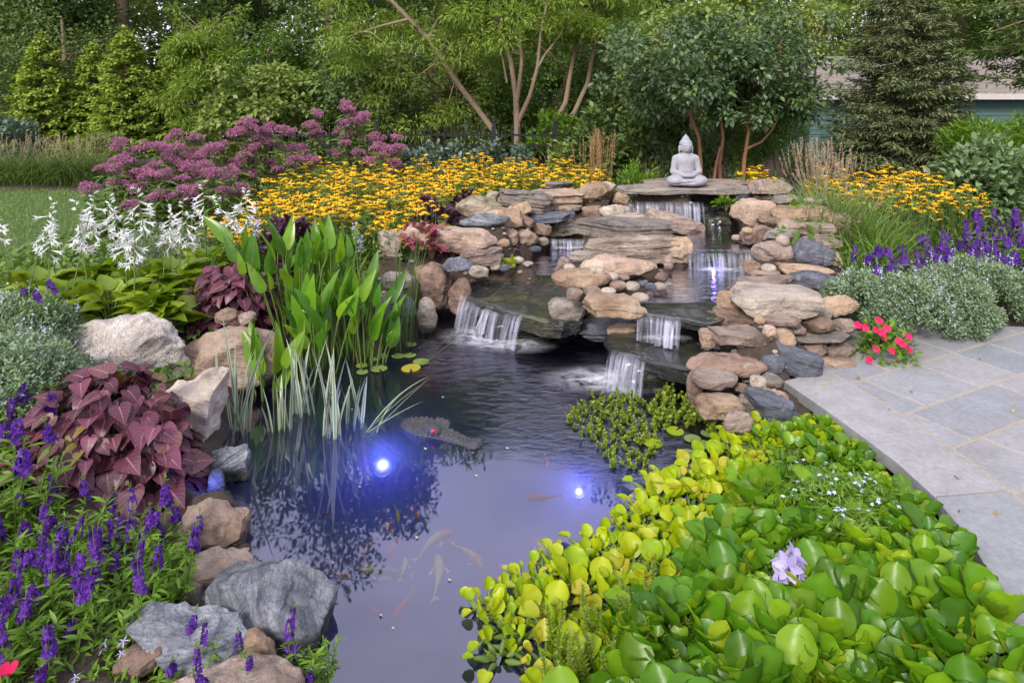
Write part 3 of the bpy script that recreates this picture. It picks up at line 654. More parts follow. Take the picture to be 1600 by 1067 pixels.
# ------------------------------------------------------------------ patio
def stone_flag():
    m, t, o, N, L = mat('bluestone'); tc = N('ShaderNodeTexCoord'); g = N('ShaderNodeNewGeometry')
    r = ramp(t, [(.29, .30, .325), (.345, .35, .365), (.27, .29, .31), (.355, .345, .35), (.31, .325, .35)]); L(g.outputs['Random Per Island'], r.inputs[0])
    n = noise_n(t, tc.outputs['Object'], 1.6, 5, .6, 1.2); rs = ramp(t, [(0, 0, 0), (1, 1, 1)], [.5, .75]); L(n.outputs['Fac'], rs.inputs[0])
    c = mixc(t, mth(t, 'MULTIPLY', rs.outputs[0], .4), r.outputs[0], (.27, .22, .19))
    n2 = noise_n(t, tc.outputs['Object'], 45, 5, .65); n3 = noise_n(t, tc.outputs['Object'], 6, 4, .6)
    c = mixc(t, 1.0, c, mth(t, 'ADD', mth(t, 'MULTIPLY', n2.outputs['Fac'], .35), mth(t, 'ADD', mth(t, 'MULTIPLY', n3.outputs['Fac'], .22), .17)), 'MULTIPLY')
    c = mixc(t, 1.0, c, (1.72, 1.72, 1.72), 'MULTIPLY')
    p = N('ShaderNodeBsdfPrincipled'); L(c, p.inputs['Base Color']); p.inputs['Roughness'].default_value = .62
    L(bump(t, mth(t, 'ADD', n3.outputs['Fac'], mth(t, 'MULTIPLY', n2.outputs['Fac'], .3)), .35, .01), p.inputs['Normal']); L(p.outputs[0], o.inputs[0]); return m
BLUE = stone_flag(); MORTAR = plain('tan_mortar', (.34, .285, .21), .9, .25, 60, .4)
def prism(mb, poly, z0, z1, mat=0, bev=.004):
    p = np.array(poly); c = p.mean(0); n = len(p); q = p + (c - p) / np.maximum(np.linalg.norm(c - p, axis=1, keepdims=True), 1e-6) * bev
    V = np.vstack([np.column_stack([p, np.full(n, z0)]), np.column_stack([p, np.full(n, z1 - bev)]), np.column_stack([q, np.full(n, z1)])])
    F = [(i + r * n, (i + 1) % n + r * n, (i + 1) % n + (r + 1) * n, i + (r + 1) * n) for r in (0, 1) for i in range(n)]
    mb.add(V, F, mat); mb.add(V[2 * n:], [tuple(range(n))], mat)
PZ = .14
def clip(poly, a, b, c):       # keep a*x + b*y >= c
    out = []
    for i in range(len(poly)):
        p, q = poly[i], poly[(i + 1) % len(poly)]; dp = a * p[0] + b * p[1] - c; dq = a * q[0] + b * q[1] - c
        if dp >= 0: out.append(p)
        if (dp >= 0) != (dq >= 0): t = dp / (dp - dq); out.append((p[0] + t * (q[0] - p[0]), p[1] + t * (q[1] - p[1])))
    return out
po = [(1.50, 3.76), (1.555, 3.52), (1.61, 3.25), (1.66, 2.95), (1.67, 2.70), (1.64, 2.45), (1.57, 2.2), (1.47, 1.95), (1.34, 1.7), (1.18, 1.45)]
pi_ = [(1.80, 3.90), (1.865, 3.63), (1.925, 3.37), (1.97, 3.0), (1.985, 2.74), (1.965, 2.45), (1.90, 2.13), (1.79, 1.83), (1.65, 1.55), (1.5, 1.3)]
mb = MB()
ua = np.array((math.cos(R(27)), math.sin(R(27)))); va = np.array((-ua[1], ua[0])); org = np.array(g2(1410, 648, PZ))
rg = np.random.default_rng(3)
vrow = [-3.6, -3.1, -2.62, -2.2, -1.74, -1.33, -.92, -.62, -.30, 0.0, .36, .62, .98, 1.3, 1.7]
for r in range(len(vrow) - 1):
    v0, v1 = vrow[r], vrow[r + 1]; u = -2.2 + rg.uniform(0, .5)
    while u < 6:
        du = rg.choice([.36, .48, .60, .74]); q = [org + ua * a + va * b for a, b in ((u + .008, v0 + .008), (u + du - .008, v0 + .008), (u + du - .008, v1 - .008), (u + .008, v1 - .008))]
        u += du; q = [tuple(x) for x in q]; q = clip(q, 1, .12, 1.72 + .36); q = clip(q, -.12, -1, -5.05)
        if len(q) > 2: prism(mb, q, .06, PZ)
tag(mb.build('patio', [BLUE], smooth=False), kind='structure')
mb = MB(); prism(mb, clip(clip([(1.0, .3), (7, .3), (7, 5), (1.0, 5)], 1, .12, 1.72 + .36), -.12, -1, -5.05), .03, PZ - .004, 0, .001)
tag(mb.build('patio_mortar', [MORTAR], smooth=False), kind='structure')
# curved coping over the pond edge: four stones with mortar joints
mb = MB(); mm = MB()
po_ = np.array(po); pin = np.array(pi_)
def arc(a, t):
    t = np.clip(t, 0, len(a) - 1); i = np.minimum(t.astype(int), len(a) - 2); f = (t - i)[:, None]; return a[i] * (1 - f) + a[i + 1] * f
for t0, t1 in ((0, 4.02), (4.06, 6.6), (6.64, 9)):
    tt = np.linspace(t0, t1, 22); o_, n_ = arc(po_, tt), arc(pin, tt); k = len(tt)
    V = np.vstack([np.column_stack([o_, np.full(k, .085)]), np.column_stack([o_, np.full(k, PZ + .001)]), np.column_stack([o_ + (n_ - o_) * .02, np.full(k, PZ + .006)]), np.column_stack([n_, np.full(k, PZ + .006)]), np.column_stack([n_, np.full(k, .085)])])
    F = [(r * k + i, r * k + i + 1, (r + 1) * k + i + 1, (r + 1) * k + i) for r in range(4) for i in range(k - 1)] + [(4 * k + i, 4 * k + i + 1, i + 1, i) for i in range(k - 1)]
    F += [(0, k, 2 * k, 3 * k, 4 * k), (k - 1, 5 * k - 1, 4 * k - 1, 3 * k - 1, 2 * k - 1)]
    mb.add(V, F)
tt = np.linspace(0, 9, 60); o_, n_ = arc(po_, tt) + (.02, 0), arc(pin, tt); k = 60
V = np.vstack([np.column_stack([o_, np.full(k, .095)]), np.column_stack([o_, np.full(k, PZ - .001)]), np.column_stack([n_ + (.016, 0), np.full(k, PZ + .003)]), np.column_stack([n_ + (.016, 0), np.full(k, .095)])])
mm.add(V, [(r * k + i, r * k + i + 1, (r + 1) * k + i + 1, (r + 1) * k + i) for r in range(3) for i in range(k - 1)])
tag(mb.build('patio_edge', [BLUE], smooth=True, sharp=40), kind='structure'); tag(mm.build('patio_joint', [MORTAR], smooth=False), kind='structure')
mb = MB(); q = po_ + (.06, 0); k = len(q)           # the riser under the coping
V = np.vstack([np.column_stack([q, np.full(k, -.5)]), np.column_stack([q, np.full(k, .084)])])
mb.add(V, [(i, i + 1, k + i + 1, k + i) for i in range(k - 1)]); tag(mb.build('pond_wall', [SOIL], smooth=False), kind='structure')

# ------------------------------------------------------------------ water
FALLS = [G(770, 520, 0), G(975, 588, 0)]
def water_mat(name, vol=None, ripple=0.0, tint=(.92, .95, .95), local=False, ior=1.45):
    m, t, o, N, L = mat(name); tc = N('ShaderNodeTexCoord'); g = N('ShaderNodeNewGeometry')
    tr = N('ShaderNodeBsdfTransparent'); tr.inputs[0].default_value = (*tint, 1)
    gl = N('ShaderNodeBsdfGlossy'); gl.inputs['Roughness'].default_value = .02; gl.inputs['Color'].default_value = (.86, .85, 1, 1)
    fr = N('ShaderNodeFresnel'); fr.inputs['IOR'].default_value = ior
    ms = N('ShaderNodeMixShader'); L(fr.outputs[0], ms.inputs[0]); L(tr.outputs[0], ms.inputs[1]); L(gl.outputs[0], ms.inputs[2])
    mp = N('ShaderNodeMapping'); mp.inputs['Scale'].default_value = (1, 2.2, 1); L(tc.outputs['Object'], mp.inputs['Vector'])
    n = noise_n(t, mp.outputs[0], 9, 4, .6, 1.0); n2 = noise_n(t, mp.outputs[0], 1.6, 2)
    if local:
        amt = None
        for f in FALLS:
            vd = N('ShaderNodeVectorMath'); vd.operation = 'DISTANCE'; L(g.outputs['Position'], vd.inputs[0]); vd.inputs[1].default_value = [float(x) for x in f]
            a = mth(t, 'POWER', mth(t, 'MAXIMUM', mth(t, 'SUBTRACT', 1.0, mth(t, 'MULTIPLY', vd.outputs['Value'], .80)), 0.0), 1.6)
            amt = a if amt is None else mth(t, 'MAXIMUM', amt, a)
        h = mth(t, 'ADD', mth(t, 'MULTIPLY', mth(t, 'MULTIPLY', n.outputs['Fac'], amt), ripple), mth(t, 'MULTIPLY', n2.outputs['Fac'], .03))
        rr = mth(t, 'ADD', mth(t, 'MULTIPLY', amt, .30), .02); L(rr, gl.inputs['Roughness'])
    else: h = mth(t, 'MULTIPLY', n.outputs['Fac'], ripple)
    b = bump(t, h, 1.0, .02); L(b, gl.inputs['Normal']); L(b, fr.inputs['Normal'])
    L(ms.outputs[0], o.inputs['Surface'])
    if vol:
        dens, col, absb = vol
        pv = N('ShaderNodeVolumePrincipled'); pv.inputs['Density'].default_value = dens; pv.inputs['Color'].default_value = (*col, 1)
        pv.inputs['Absorption Color'].default_value = (*absb, 1); pv.inputs['Anisotropy'].default_value = .2
        L(pv.outputs[0], o.inputs['Volume'])
    return m
WATER = water_mat('pond_water', (1.7, (.36, .36, .52), (.05, .05, .10)), 1.0, local=True, ior=2.35)
STREAM = water_mat('stream_water', None, .28, (.50, .58, .48), ior=1.3)
mb = MB(); box(mb, (-.0, 3.1, -.5), (3.9, 5.2, 1.0)); tag(mb.build('pond_water', [WATER], smooth=False), kind='structure')
for z, poly in POOLS:
    p = np.array(poly); c = p.mean(0); p = c + (p - c) * 1.06; V = np.column_stack([p, np.full(len(p), z)])
    tag(MB().add(V, [tuple(range(len(p)))]).build('stream_water', [STREAM], smooth=False), kind='structure')
def fall_mat():
    m, t, o, N, L = mat('falling_water'); uvn = N('ShaderNodeUVMap'); mp = N('ShaderNodeMapping'); mp.inputs['Scale'].default_value = (24, .5, 1)
    oi = N('ShaderNodeObjectInfo'); va = N('ShaderNodeVectorMath'); L(uvn.outputs[0], mp.inputs['Vector']); L(mp.outputs[0], va.inputs[0])
    cb = N('ShaderNodeCombineXYZ'); L(mth(t, 'MULTIPLY', oi.outputs['Random'], 50.0), cb.inputs[0]); L(cb.outputs[0], va.inputs[1])
    n = noise_n(t, va.outputs[0], 1.0, 3, .6); r = ramp(t, [(.0, .0, .0), (.62, .62, .62)], [.34, .74]); L(n.outputs['Fac'], r.inputs[0])
    sv = N('ShaderNodeSeparateXYZ'); L(uvn.outputs[0], sv.inputs[0]); nb = noise_n(t, None, 1.0, 2, .5); mb_ = N('ShaderNodeMapping'); mb_.inputs['Scale'].default_value = (5, .25, 1); L(va.outputs[0], mb_.inputs[0]); mb_.inputs['Scale'].default_value = (.16, .3, 1); L(mb_.outputs[0], nb.inputs['Vector']); rb = ramp(t, [(.15, .15, .15), (1, 1, 1)], [.36, .62]); L(nb.outputs['Fac'], rb.inputs[0])
    fade = mth(t, 'MULTIPLY', mth(t, 'ADD', mth(t, 'MULTIPLY', sv.outputs[1], 3.5, True), .12, True), rb.outputs[0])
    p = N('ShaderNodeBsdfPrincipled'); p.inputs['Base Color'].default_value = (.62, .64, .80, 1); p.inputs['Roughness'].default_value = .25
    tr = N('ShaderNodeBsdfTransparent'); ms = N('ShaderNodeMixShader'); L(mth(t, 'MULTIPLY', r.outputs[0], fade), ms.inputs[0]); L(tr.outputs[0], ms.inputs[1]); L(p.outputs[0], ms.inputs[2])
    L(ms.outputs[0], o.inputs[0]); return m
def foam_mat():
    m, t, o, N, L = mat('foam'); uvn = N('ShaderNodeUVMap'); tc = N('ShaderNodeTexCoord'); g = N('ShaderNodeTexGradient'); g.gradient_type = 'SPHERICAL'
    mp = N('ShaderNodeMapping'); mp.inputs['Location'].default_value = (-1, -1, 0); mp.inputs['Scale'].default_value = (2, 2, 0); L(uvn.outputs[0], mp.inputs['Vector']); L(mp.outputs[0], g.inputs[0])
    n = noise_n(t, tc.outputs['Object'], 7, 5, .6, 1.5); r = ramp(t, [(.0, .0, .0), (1, 1, 1)], [.33, .72]); L(n.outputs['Fac'], r.inputs[0])
    a = mth(t, 'MULTIPLY', mth(t, 'POWER', g.outputs['Fac'], 1.3), mth(t, 'MULTIPLY', r.outputs[0], 1.6), True)
    p = N('ShaderNodeBsdfPrincipled'); p.inputs['Base Color'].default_value = (.78, .79, .86, 1); p.inputs['Roughness'].default_value = .5
    tr = N('ShaderNodeBsdfTransparent'); ms = N('ShaderNodeMixShader'); L(a, ms.inputs[0]); L(tr.outputs[0], ms.inputs[1]); L(p.outputs[0], ms.inputs[2])
    L(ms.outputs[0], o.inputs[0]); return m
FALLM = fall_mat(); FOAM = foam_mat()
def fall(a, b, zb, out=.08, nu=60, nv=10, thick=.012):
    """a sheet of falling water from the lip a-b down to the level zb"""
    a = np.array(a); b = np.array(b); ax = nrm((b - a)[:2][None])[0]; nr = np.array((ax[1], -ax[0]));  nr = nr if nr[1] < 0 else -nr
    mb = MB(); rg = np.random.default_rng(int(abs(a[0]) * 1000) + 5); wid = float(np.linalg.norm(b - a)); ribbons = [(0, 1, 1.0)]; u0 = -.06
    while u0 < 1.04:                                   # over it, separate ribbons with gaps between them
        w_ = rg.uniform(.04, .16) / max(.6, wid * 2.2); ribbons.append((u0, min(u0 + w_, 1.06), rg.uniform(.8, 1.7))); u0 += w_ + rg.uniform(.0, .10)
    for layer, (ua_, ub_, of_) in enumerate(ribbons):
        nu = 60 if layer == 0 else 8
        us = np.linspace(ua_, ub_, nu); V = []; UV = []
        jo = np.array([mnoise.noise(Vector((u * 14, layer * 9.1, a[0] * 3))) for u in us]); jl = np.array([mnoise.noise(Vector((u * 5, 7 + layer, a[1]))) for u in us])
        for k in range(nv + 1):
            t = k / nv
            for i, u in enumerate(us):
                p = a + (b - a) * u; z = p[2] + (zb - p[2]) * t ** 1.0
                off = out * of_ * (1 + .35 * jo[i]) * math.sqrt(t) + (.008 if layer else 0) - .02
                V.append((p[0] + nr[0] * off + ax[0] * .012 * jl[i] * t, p[1] + nr[1] * off, z + .004)); UV.append((u * wid * 2 + layer * 3, t))
        F = [(k * nu + i, k * nu + i + 1, (k + 1) * nu + i + 1, (k + 1) * nu + i) for k in range(nv) for i in range(nu - 1)]
        mb.add(V, F, 0, UV)
    return mb
def waterfall(a, b, zb, **k): return tag(fall(a, b, zb, **k).build('waterfall', [FALLM]), kind='structure')
waterfall(G(726, 464, .222), G(818, 493, .222), 0.0, out=.10)
waterfall(Q(984, 316, 6.42), Q(1094, 317, 6.36), .5, out=.07)
waterfall(Q(1080, 391, 5.3), Q(1180, 392, 5.26), .37, out=.06)
waterfall(G(1000, 490, .357), G(1062, 498, .357), .2, out=.07, nu=40)
waterfall(G(956, 549, .2), G(1008, 560, .2), 0, out=.10, nu=36)
waterfall(Q(862, 374, 6.4), Q(912, 375, 6.38), .255, out=.05, nu=36)
def foam(c, rx, ry, rz=0):
    V = [(0, 0, 0)]; UV = [(.5, .5)]; n = 32
    for i in range(n): a = 2 * math.pi * i / n; V.append((rx * math.cos(a), ry * math.sin(a), 0)); UV.append((.5 + .5 * math.cos(a), .5 + .5 * math.sin(a)))
    return tag(MB().add(V, [(0, 1 + i, 1 + (i + 1) % n) for i in range(n)], 0, UV).build('foam', [FOAM], None, c, (0, 0, rz)), kind='stuff')
foam(G(776, 530, .004), .46, .26, -.3); foam(G(770, 520, .006), .30, .14, -.3); foam(G(958, 592, .004), .46, .24); foam(G(975, 588, .006), .2, .1); foam(G(1125, 421, .374), .28, .10); foam(G(1040, 527, .226), .18, .07); foam(G(890, 387, .259), .2, .08)

# ------------------------------------------------------------------ statue
def buddha_sdf(p):
    d = e_ell(p, (-.115, -.03, .055), (.085, .095, .052))
    U = lambda d, q, k=.02: smin(d, q, k)
    d = U(d, e_ell(p, (.115, -.03, .055), (.085, .095, .052)), .03)
    d = U(d, e_ell(p, (.02, -.085, .042), (.13, .05, .038)), .015)
    d = U(d, e_ell(p, (0, .02, .06), (.13, .085, .06)), .03)
    d = U(d, e_ell(p, (0, .015, .15), (.088, .066, .09)), .03)
    d = U(d, e_ell(p, (0, .01, .235), (.096, .062, .075)), .03)
    for s in (-1, 1):
        d = U(d, e_cap(p, (s * .05, .012, .285), (s * .095, .012, .262), .028, .034), .02)
        d = U(d, e_cap(p, (s * .102, .012, .255), (s * .128, -.005, .14), .034, .029), .012)
        d = U(d, e_cap(p, (s * .128, -.008, .138), (s * .035, -.09, .108), .029, .021), .012)
        d = U(d, e_ell(p, (s * .063, .008, .352), (.011, .018, .04)), .006)      # long ears
    d = U(d, e_ell(p, (0, -.10, .106), (.05, .026, .017)), .01)
    d = U(d, e_ell(p, (0, -.104, .124), (.034, .018, .012)), .006)
    d = U(d, e_cap(p, (0, .008, .28), (0, .006, .335), .036, .032), .015)
    d = U(d, e_ell(p, (0, 0, .372), (.057, .06, .066)), .008)
    d = U(d, np.maximum(e_ell(p, (0, .008, .392), (.064, .064, .062)), .395 - p[:, 2] + np.minimum(0, (p[:, 1] + .02)) * -.2), .004)
    d = U(d, e_ell(p, (0, .008, .445), (.036, .036, .034)), .01)
    d = U(d, e_cap(p, (0, .008, .455), (0, .008, .492), .024, .006), .012)
    d = U(d, e_cap(p, (0, -.058, .385), (0, -.069, .362), .006, .011), .004)      # nose
    for s in (-1, 1):
        d = U(d, e_cap(p, (s * .012, -.057, .392), (s * .042, -.046, .390), .0065), .004)
        d = U(d, e_ell(p, (s * .024, -.052, .376), (.016, .008, .008)), .003)
        d = np.maximum(d, -e_cap(p, (s * .013, -.063, .3725), (s * .036, -.055, .3735), .0035))
    d = U(d, e_ell(p, (0, -.056, .340), (.018, .008, .006)), .003)
    d = np.maximum(d, -e_cap(p, (-.018, -.067, .341), (.018, -.067, .341), .0025))
    for k in range(5):                                                          # folds of the robe and the crossed shins
        d = np.maximum(d, -e_cap(p, (-.09 + .045 * k, -.14, .02 + .004 * k), (-.05 + .05 * k, -.125, .078), .006))
    d = np.maximum(d, -e_cap(p, (-.16, -.10, .03), (.10, -.14, .055), .008))
    for k in range(3): d = np.maximum(d, -e_cap(p, (-.05 - .01 * k, -.062 + .004 * k, .26 - .03 * k), (.06, -.062 + .004 * k, .215 - .035 * k), .004))
    return np.maximum(d, .004 - p[:, 2])
STATUE = plain('weathered_statue_stone', (.29, .29, .32), .85, .3, 22, .5)
v, f = surface_nets(buddha_sdf, (-.22, -.16, -.01), (.22, .13, .52), .0062)
for r in ROCKS: pass
_slab = [r for r in ROCKS if 'statue sits on' in r['label']][0]
zt = float(_slab['c'][2] + _slab['H'] / 2)
o = MB().add(v, [f]).build('garden_statue', [STATUE], None, (XW(1072, 6.55), 6.55, zt - .008), (0, 0, R(3)))
o.scale = (.98, .98, 1.0)
tag(o, 'grey stone statue of a seated meditating figure on the slab above the upper waterfall', 'statue')

# ------------------------------------------------------------------ floating alligator head
a0, a1 = G(632, 660, .0), G(752, 698, .0); ln = float(np.linalg.norm(a1 - a0)); th = math.atan2(*(a1 - a0)[1::-1])
def gator_sdf(p):
    x = p[:, 0] / ln
    d = e_ell(p, (.22 * ln, 0, .005), (.25 * ln, .074, .046))
    d = smin(d, e_cap(p, (.3 * ln, 0, .0), (.92 * ln, 0, .0), .064, .036), .04); d = np.maximum(d, (p[:, 2] - (.062 - .038 * np.clip((x - .3) / .5, 0, 1))) * .9)
    d = smin(d, e_ell(p, (.92 * ln, 0, .012), (.07 * ln, .05, .027)), .02)
    for s in (-1, 1):
        d = smin(d, e_ell(p, (.45 * ln, s * .043, .05), (.05, .02, .022)), .012)
        d = smin(d, e_ell(p, (.95 * ln, s * .016, .033), (.014, .011, .01)), .01)
        d = np.maximum(d, -e_cap(p, (.25 * ln, s * .096, .004), (.98 * ln, s * .046, .006), .006))
    q = p * np.array((1, 1, .4))
    sc = np.cos(p[:, 0] * 190 + 2 * np.sin(p[:, 1] * 70)) * np.cos(p[:, 1] * 210) * np.clip((p[:, 2] - .015) * 60, 0, 1) * np.clip(1.25 - x * 1.3, .12, 1)
    return d - .009 * sc
GATOR = plain('dark_scaly_hide', (.055, .055, .062), .4, .6, 70, 1.0, .5)
v, f = surface_nets(gator_sdf, (-.05 * ln, -.13, -.07), (1.06 * ln, .13, .09), .0062)
t = thing('alligator_head', 'dark grey floating alligator head decoy with a red eye', 'decoy', (*a0[:2], -.016), th)
hd = MB().add(v, [f]).build('head', [GATOR], t)
RED = plain('red_glass', (.6, .02, .06), .15, .1)
for s in (-1, 1): mb = MB(); ball(mb, (.475 * ln, s * .056, .054), (.013, .010, .011)); mb.build('eye', [RED], hd)

# ------------------------------------------------------------------ koi
KM = dict(red=plain('red_koi_skin', (1.0, .07, .035), .5, .2, 30), cream=plain('cream_koi_skin', (1.0, .82, .36), .5, .2, 30), white=plain('white_koi_skin', (.75, .78, .85), .5, .2, 30),
          orange=plain('orange_koi_skin', (1.0, .32, .03), .5, .2, 30), grey=plain('grey_koi_skin', (.4, .45, .5), .5, .2, 30))
def koi(x, y, ang, lpx, mats, bend, label, z=-.08):
    z = -.022 + (z + .06) * .3; lpx *= 1.4; c = G(x, y, z); L_ = lpx / FPX * c[1] * 1.1; mb = MB(); n = 13; s = np.linspace(0, 1, n)
    hw = np.interp(s, [0, .08, .28, .6, .85, 1], [.014, .064, .092, .06, .025, .018]) * L_
    py = bend * L_ * (s - .25) ** 2; pts = np.column_stack([s * L_ * .86, py, 0 * s]); sd = 8; V = []
    for i in range(n):
        for j in range(sd): a = 2 * math.pi * j / sd; V.append(pts[i] + (0, math.cos(a) * hw[i], math.sin(a) * hw[i] * 1.1))
    F = [(i * sd + j, i * sd + (j + 1) % sd, (i + 1) * sd + (j + 1) % sd, (i + 1) * sd + j) for i in range(n - 1) for j in range(sd)]
    cut = max(1, int(n * .35)); mb.add(V, F[:cut * sd], 0); mb.add(V, F[cut * sd:], 1)
    e = pts[-1]; w_ = .09 * L_
    mb.add([e, e + (.16 * L_, w_, .03 * L_), e + (.10 * L_, 0, 0), e + (.16 * L_, -w_, -.02 * L_)], [(0, 1, 2), (0, 2, 3)], 1)
    for q in (-1, 1):
        b = pts[3] + (0, q * hw[3] * .8, -.02 * L_); mb.add([b, b + (.10 * L_, q * .11 * L_, -.01), b + (.13 * L_, q * .05 * L_, -.01)], [(0, 1, 2)], 1)
    m = mats if isinstance(mats, tuple) else (mats, mats)
    o = mb.build('koi_fish', [KM[k] for k in m], None, c, (0, 0, R(ang))); tag(o, label, 'fish', 'koi in the pond')
koi(650, 812, 95, 24, 'red', .2, 'small red koi swimming beside the upper cream koi'); koi(622, 814, 100, 28, 'cream', .2, 'small cream koi topmost of the school')
koi(614, 830, 125, 26, 'red', .1, 'red koi slanting below the topmost cream koi'); koi(575, 855, 80, 16, 'red', .1, 'small red koi at the upper left of the school')
koi(564, 871, 82, 22, 'red', .3, 'faint red koi at the left of the school, under the small red one', -.2); koi(607, 866, 70, 28, 'red', .2, 'pinkish red koi in the middle of the school', -.16)
koi(634, 872, -85, 32, 'cream', -.2, 'short cream koi in the middle of the school'); koi(706, 830, 213, 52, ('orange', 'cream'), .6, 'curved cream koi with an orange head')
koi(684, 868, -80, 62, 'cream', -.2, 'straight cream koi below the curved one with the orange head', -.07); koi(754, 886, 122, 52, ('orange', 'cream'), .3, 'orange and white koi rightmost of the school', -.06)
koi(560, 890, 2, 58, ('cream', 'grey'), -.3, 'long pale grey koi lying crosswise below the school', -.2); koi(585, 908, 10, 40, 'grey', .2, 'dim grey koi under the long pale one', -.28)
koi(614, 966, 66, 44, 'red', .1, 'long red koi nearest the sunken boulder', -.14); koi(592, 958, 140, 26, 'red', .2, 'faint red koi beside the long red one', -.26); koi(548, 902, 160, 26, 'red', .2, 'faint red koi at the left under the long pale one', -.24)
koi(836, 842, -70, 30, ('orange', 'cream'), .3, 'small orange-headed koi at the edge of the floating leaves'); koi(780, 884, -35, 52, 'white', .1, 'bluish white koi streak near the floating leaves', -.16)
koi(822, 778, 2, 38, 'red', .1, 'slim red koi alone left of the small round light', -.10); koi(853, 728, 75, 22, 'red', .4, 'faint red koi above the small round light', -.2)
koi(918, 622, 60, 20, 'red', .3, 'pinkish koi near the water sprigs'); koi(872, 612, 70, 16, 'red', .2, 'faint pinkish koi below the last little fall', -.18); koi(503, 804, 20, 12, 'red', .2, 'tiny red koi spot in the dark water by the left bank', -.12)

# ------------------------------------------------------------------ pond lights (lit in the photograph)
def emit(name, col, s):
    m, t, o, N, L = mat(name); e = N('ShaderNodeEmission'); e.inputs[0].default_value = (*col, 1); e.inputs[1].default_value = s; L(e.outputs[0], o.inputs[0]); return m
def lens_mat(r):
    m, t, o, N, L = mat('lit_lens'); tc = N('ShaderNodeTexCoord'); mp = N('ShaderNodeMapping'); mp.inputs['Scale'].default_value = (1 / r, 1 / r, 10); L(tc.outputs['Object'], mp.inputs[0]); g = N('ShaderNodeTexGradient'); g.gradient_type = 'SPHERICAL'; L(mp.outputs[0], g.inputs[0])
    e = N('ShaderNodeEmission'); e.inputs[0].default_value = (.62, .68, 1.0, 1); L(mth(t, 'ADD', mth(t, 'MULTIPLY', mth(t, 'POWER', g.outputs['Fac'], 2.2), 9.0), .12), e.inputs[1]); L(e.outputs[0], o.inputs[0]); return m
LENS = None; LENSB = emit('lit_violet_lens', (.25, .2, 1.0), 1.5)
def pond_light(c, aim, power, r, label, lamp=(0.15, .19, 1.0), lens=None):
    t = thing('pond_light', label, 'light', c); q = Vector(aim).normalized().to_track_quat('Z', 'Y').to_euler()
    mb = MB(); tube(mb, [(0, 0, -.07), (0, 0, -.02), (0, 0, 0), (0, 0, .012)], [r * .7, r * 1.0, r * 1.15, r * 1.15], 16); hs_ = mb.build('housing', [BLACKM], t, (0, 0, 0), q)
    mb = MB(); ball(mb, (0, 0, .008), (r, r, r * .45), 0, 16, 8); mb.build('lens', [lens or lens_mat(r)], hs_)
    la = bpy.data.lights.new('lamp', 'POINT'); la.energy = power; la.color = lamp; la.shadow_soft_size = r
    o = link('lamp', la, t, Vector(aim).normalized() * .05)
pond_light(G(598, 731, -.16), (.1, -.5, .8), 5.5, .046, 'larger blue-white underwater light near the striped blades')
pond_light(G(905, 771, -.14), (-.1, -.5, .8), 2.8, .024, 'small round underwater light near the floating green leaves')
pond_light((G(1115, 421, .37) + (0, .02, -.03)), (0, -.4, 1), .3, .012, 'purple-blue light under the middle cascade', (.22, .12, 1), LENSB)
pond_light(G(316, 778, .02), (.6, -.3, .6), .8, .012, 'blue light hidden under the purple leaves at the left bank', lens=LENSB)

# ------------------------------------------------------------------ fence and shed
FY = 10.6
t = thing('iron_fence', 'black metal picket fence behind the yellow flowers', 'fence', (XW(700, FY), FY, .08))
for i in range(62):
    x = -3.1 + i * .105; mb = MB(); box(mb, (x, 0, .55), (.017, .017, 1.06)); mb.add(*[np.array([(x - .0085, -.0085, 1.08), (x + .0085, -.0085, 1.08), (x + .0085, .0085, 1.08), (x - .0085, .0085, 1.08), (x, 0, 1.115)]), [(0, 1, 4), (1, 2, 4), (2, 3, 4), (3, 0, 4)]])
    mb.build('picket', [BLACKM], t, smooth=False)
for z in (.96, .80, .15): mb = MB(); box(mb, (.15, .016, z), (6.6, .014, .03)); mb.build('rail', [BLACKM], t, smooth=False)
for px in (590, 772, 868, 960):
    mb = MB(); x = XW(px, FY) - XW(700, FY); box(mb, (x, .0, .57), (.055, .055, 1.14)); po2 = mb.build('post', [BLACKM], t, smooth=False); p = MB(); box(p, (x, 0, 1.151), (.07, .07, .02)); ball(p, (x, 0, 1.18), .03); p.build('finial', [BLACKM], po2, smooth=False)
def siding():
    m, t, o, N, L = mat('teal_siding'); tc = N('ShaderNodeTexCoord'); nz = noise_n(t, tc.outputs['Object'], 3, 4)
    p = N('ShaderNodeBsdfPrincipled'); L(mixc(t, nz.outputs['Fac'], (.04, .085, .08), (.07, .13, .12)), p.inputs['Base Color']); p.inputs['Roughness'].default_value = .7; L(p.outputs[0], o.inputs[0]); return m
def shingle():
    m, t, o, N, L = mat('grey_shingles'); tc = N('ShaderNodeTexCoord'); b = N('ShaderNodeTexBrick'); L(tc.outputs['UV'], b.inputs['Vector'])
    b.inputs['Scale'].default_value = 7; b.inputs['Color1'].default_value = (.19, .165, .15, 1); b.inputs['Color2'].default_value = (.24, .21, .19, 1); b.inputs['Mortar'].default_value = (.14, .11, .10, 1); b.inputs['Mortar Size'].default_value = .03; b.inputs['Row Height'].default_value = .16
    p = N('ShaderNodeBsdfPrincipled'); L(b.outputs[0], p.inputs['Base Color']); p.inputs['Roughness'].default_value = .9; L(p.outputs[0], o.inputs[0]); return m
SX0, SX1, SY = XW(1262, 14.5), XW(1700, 14.5), 14.5
t = thing('garden_shed', 'teal clapboard shed with a grey shingled roof behind the spruce', 'shed', ((SX0 + SX1) / 2, SY, .1)); hw = (SX1 - SX0) / 2
mb = MB()
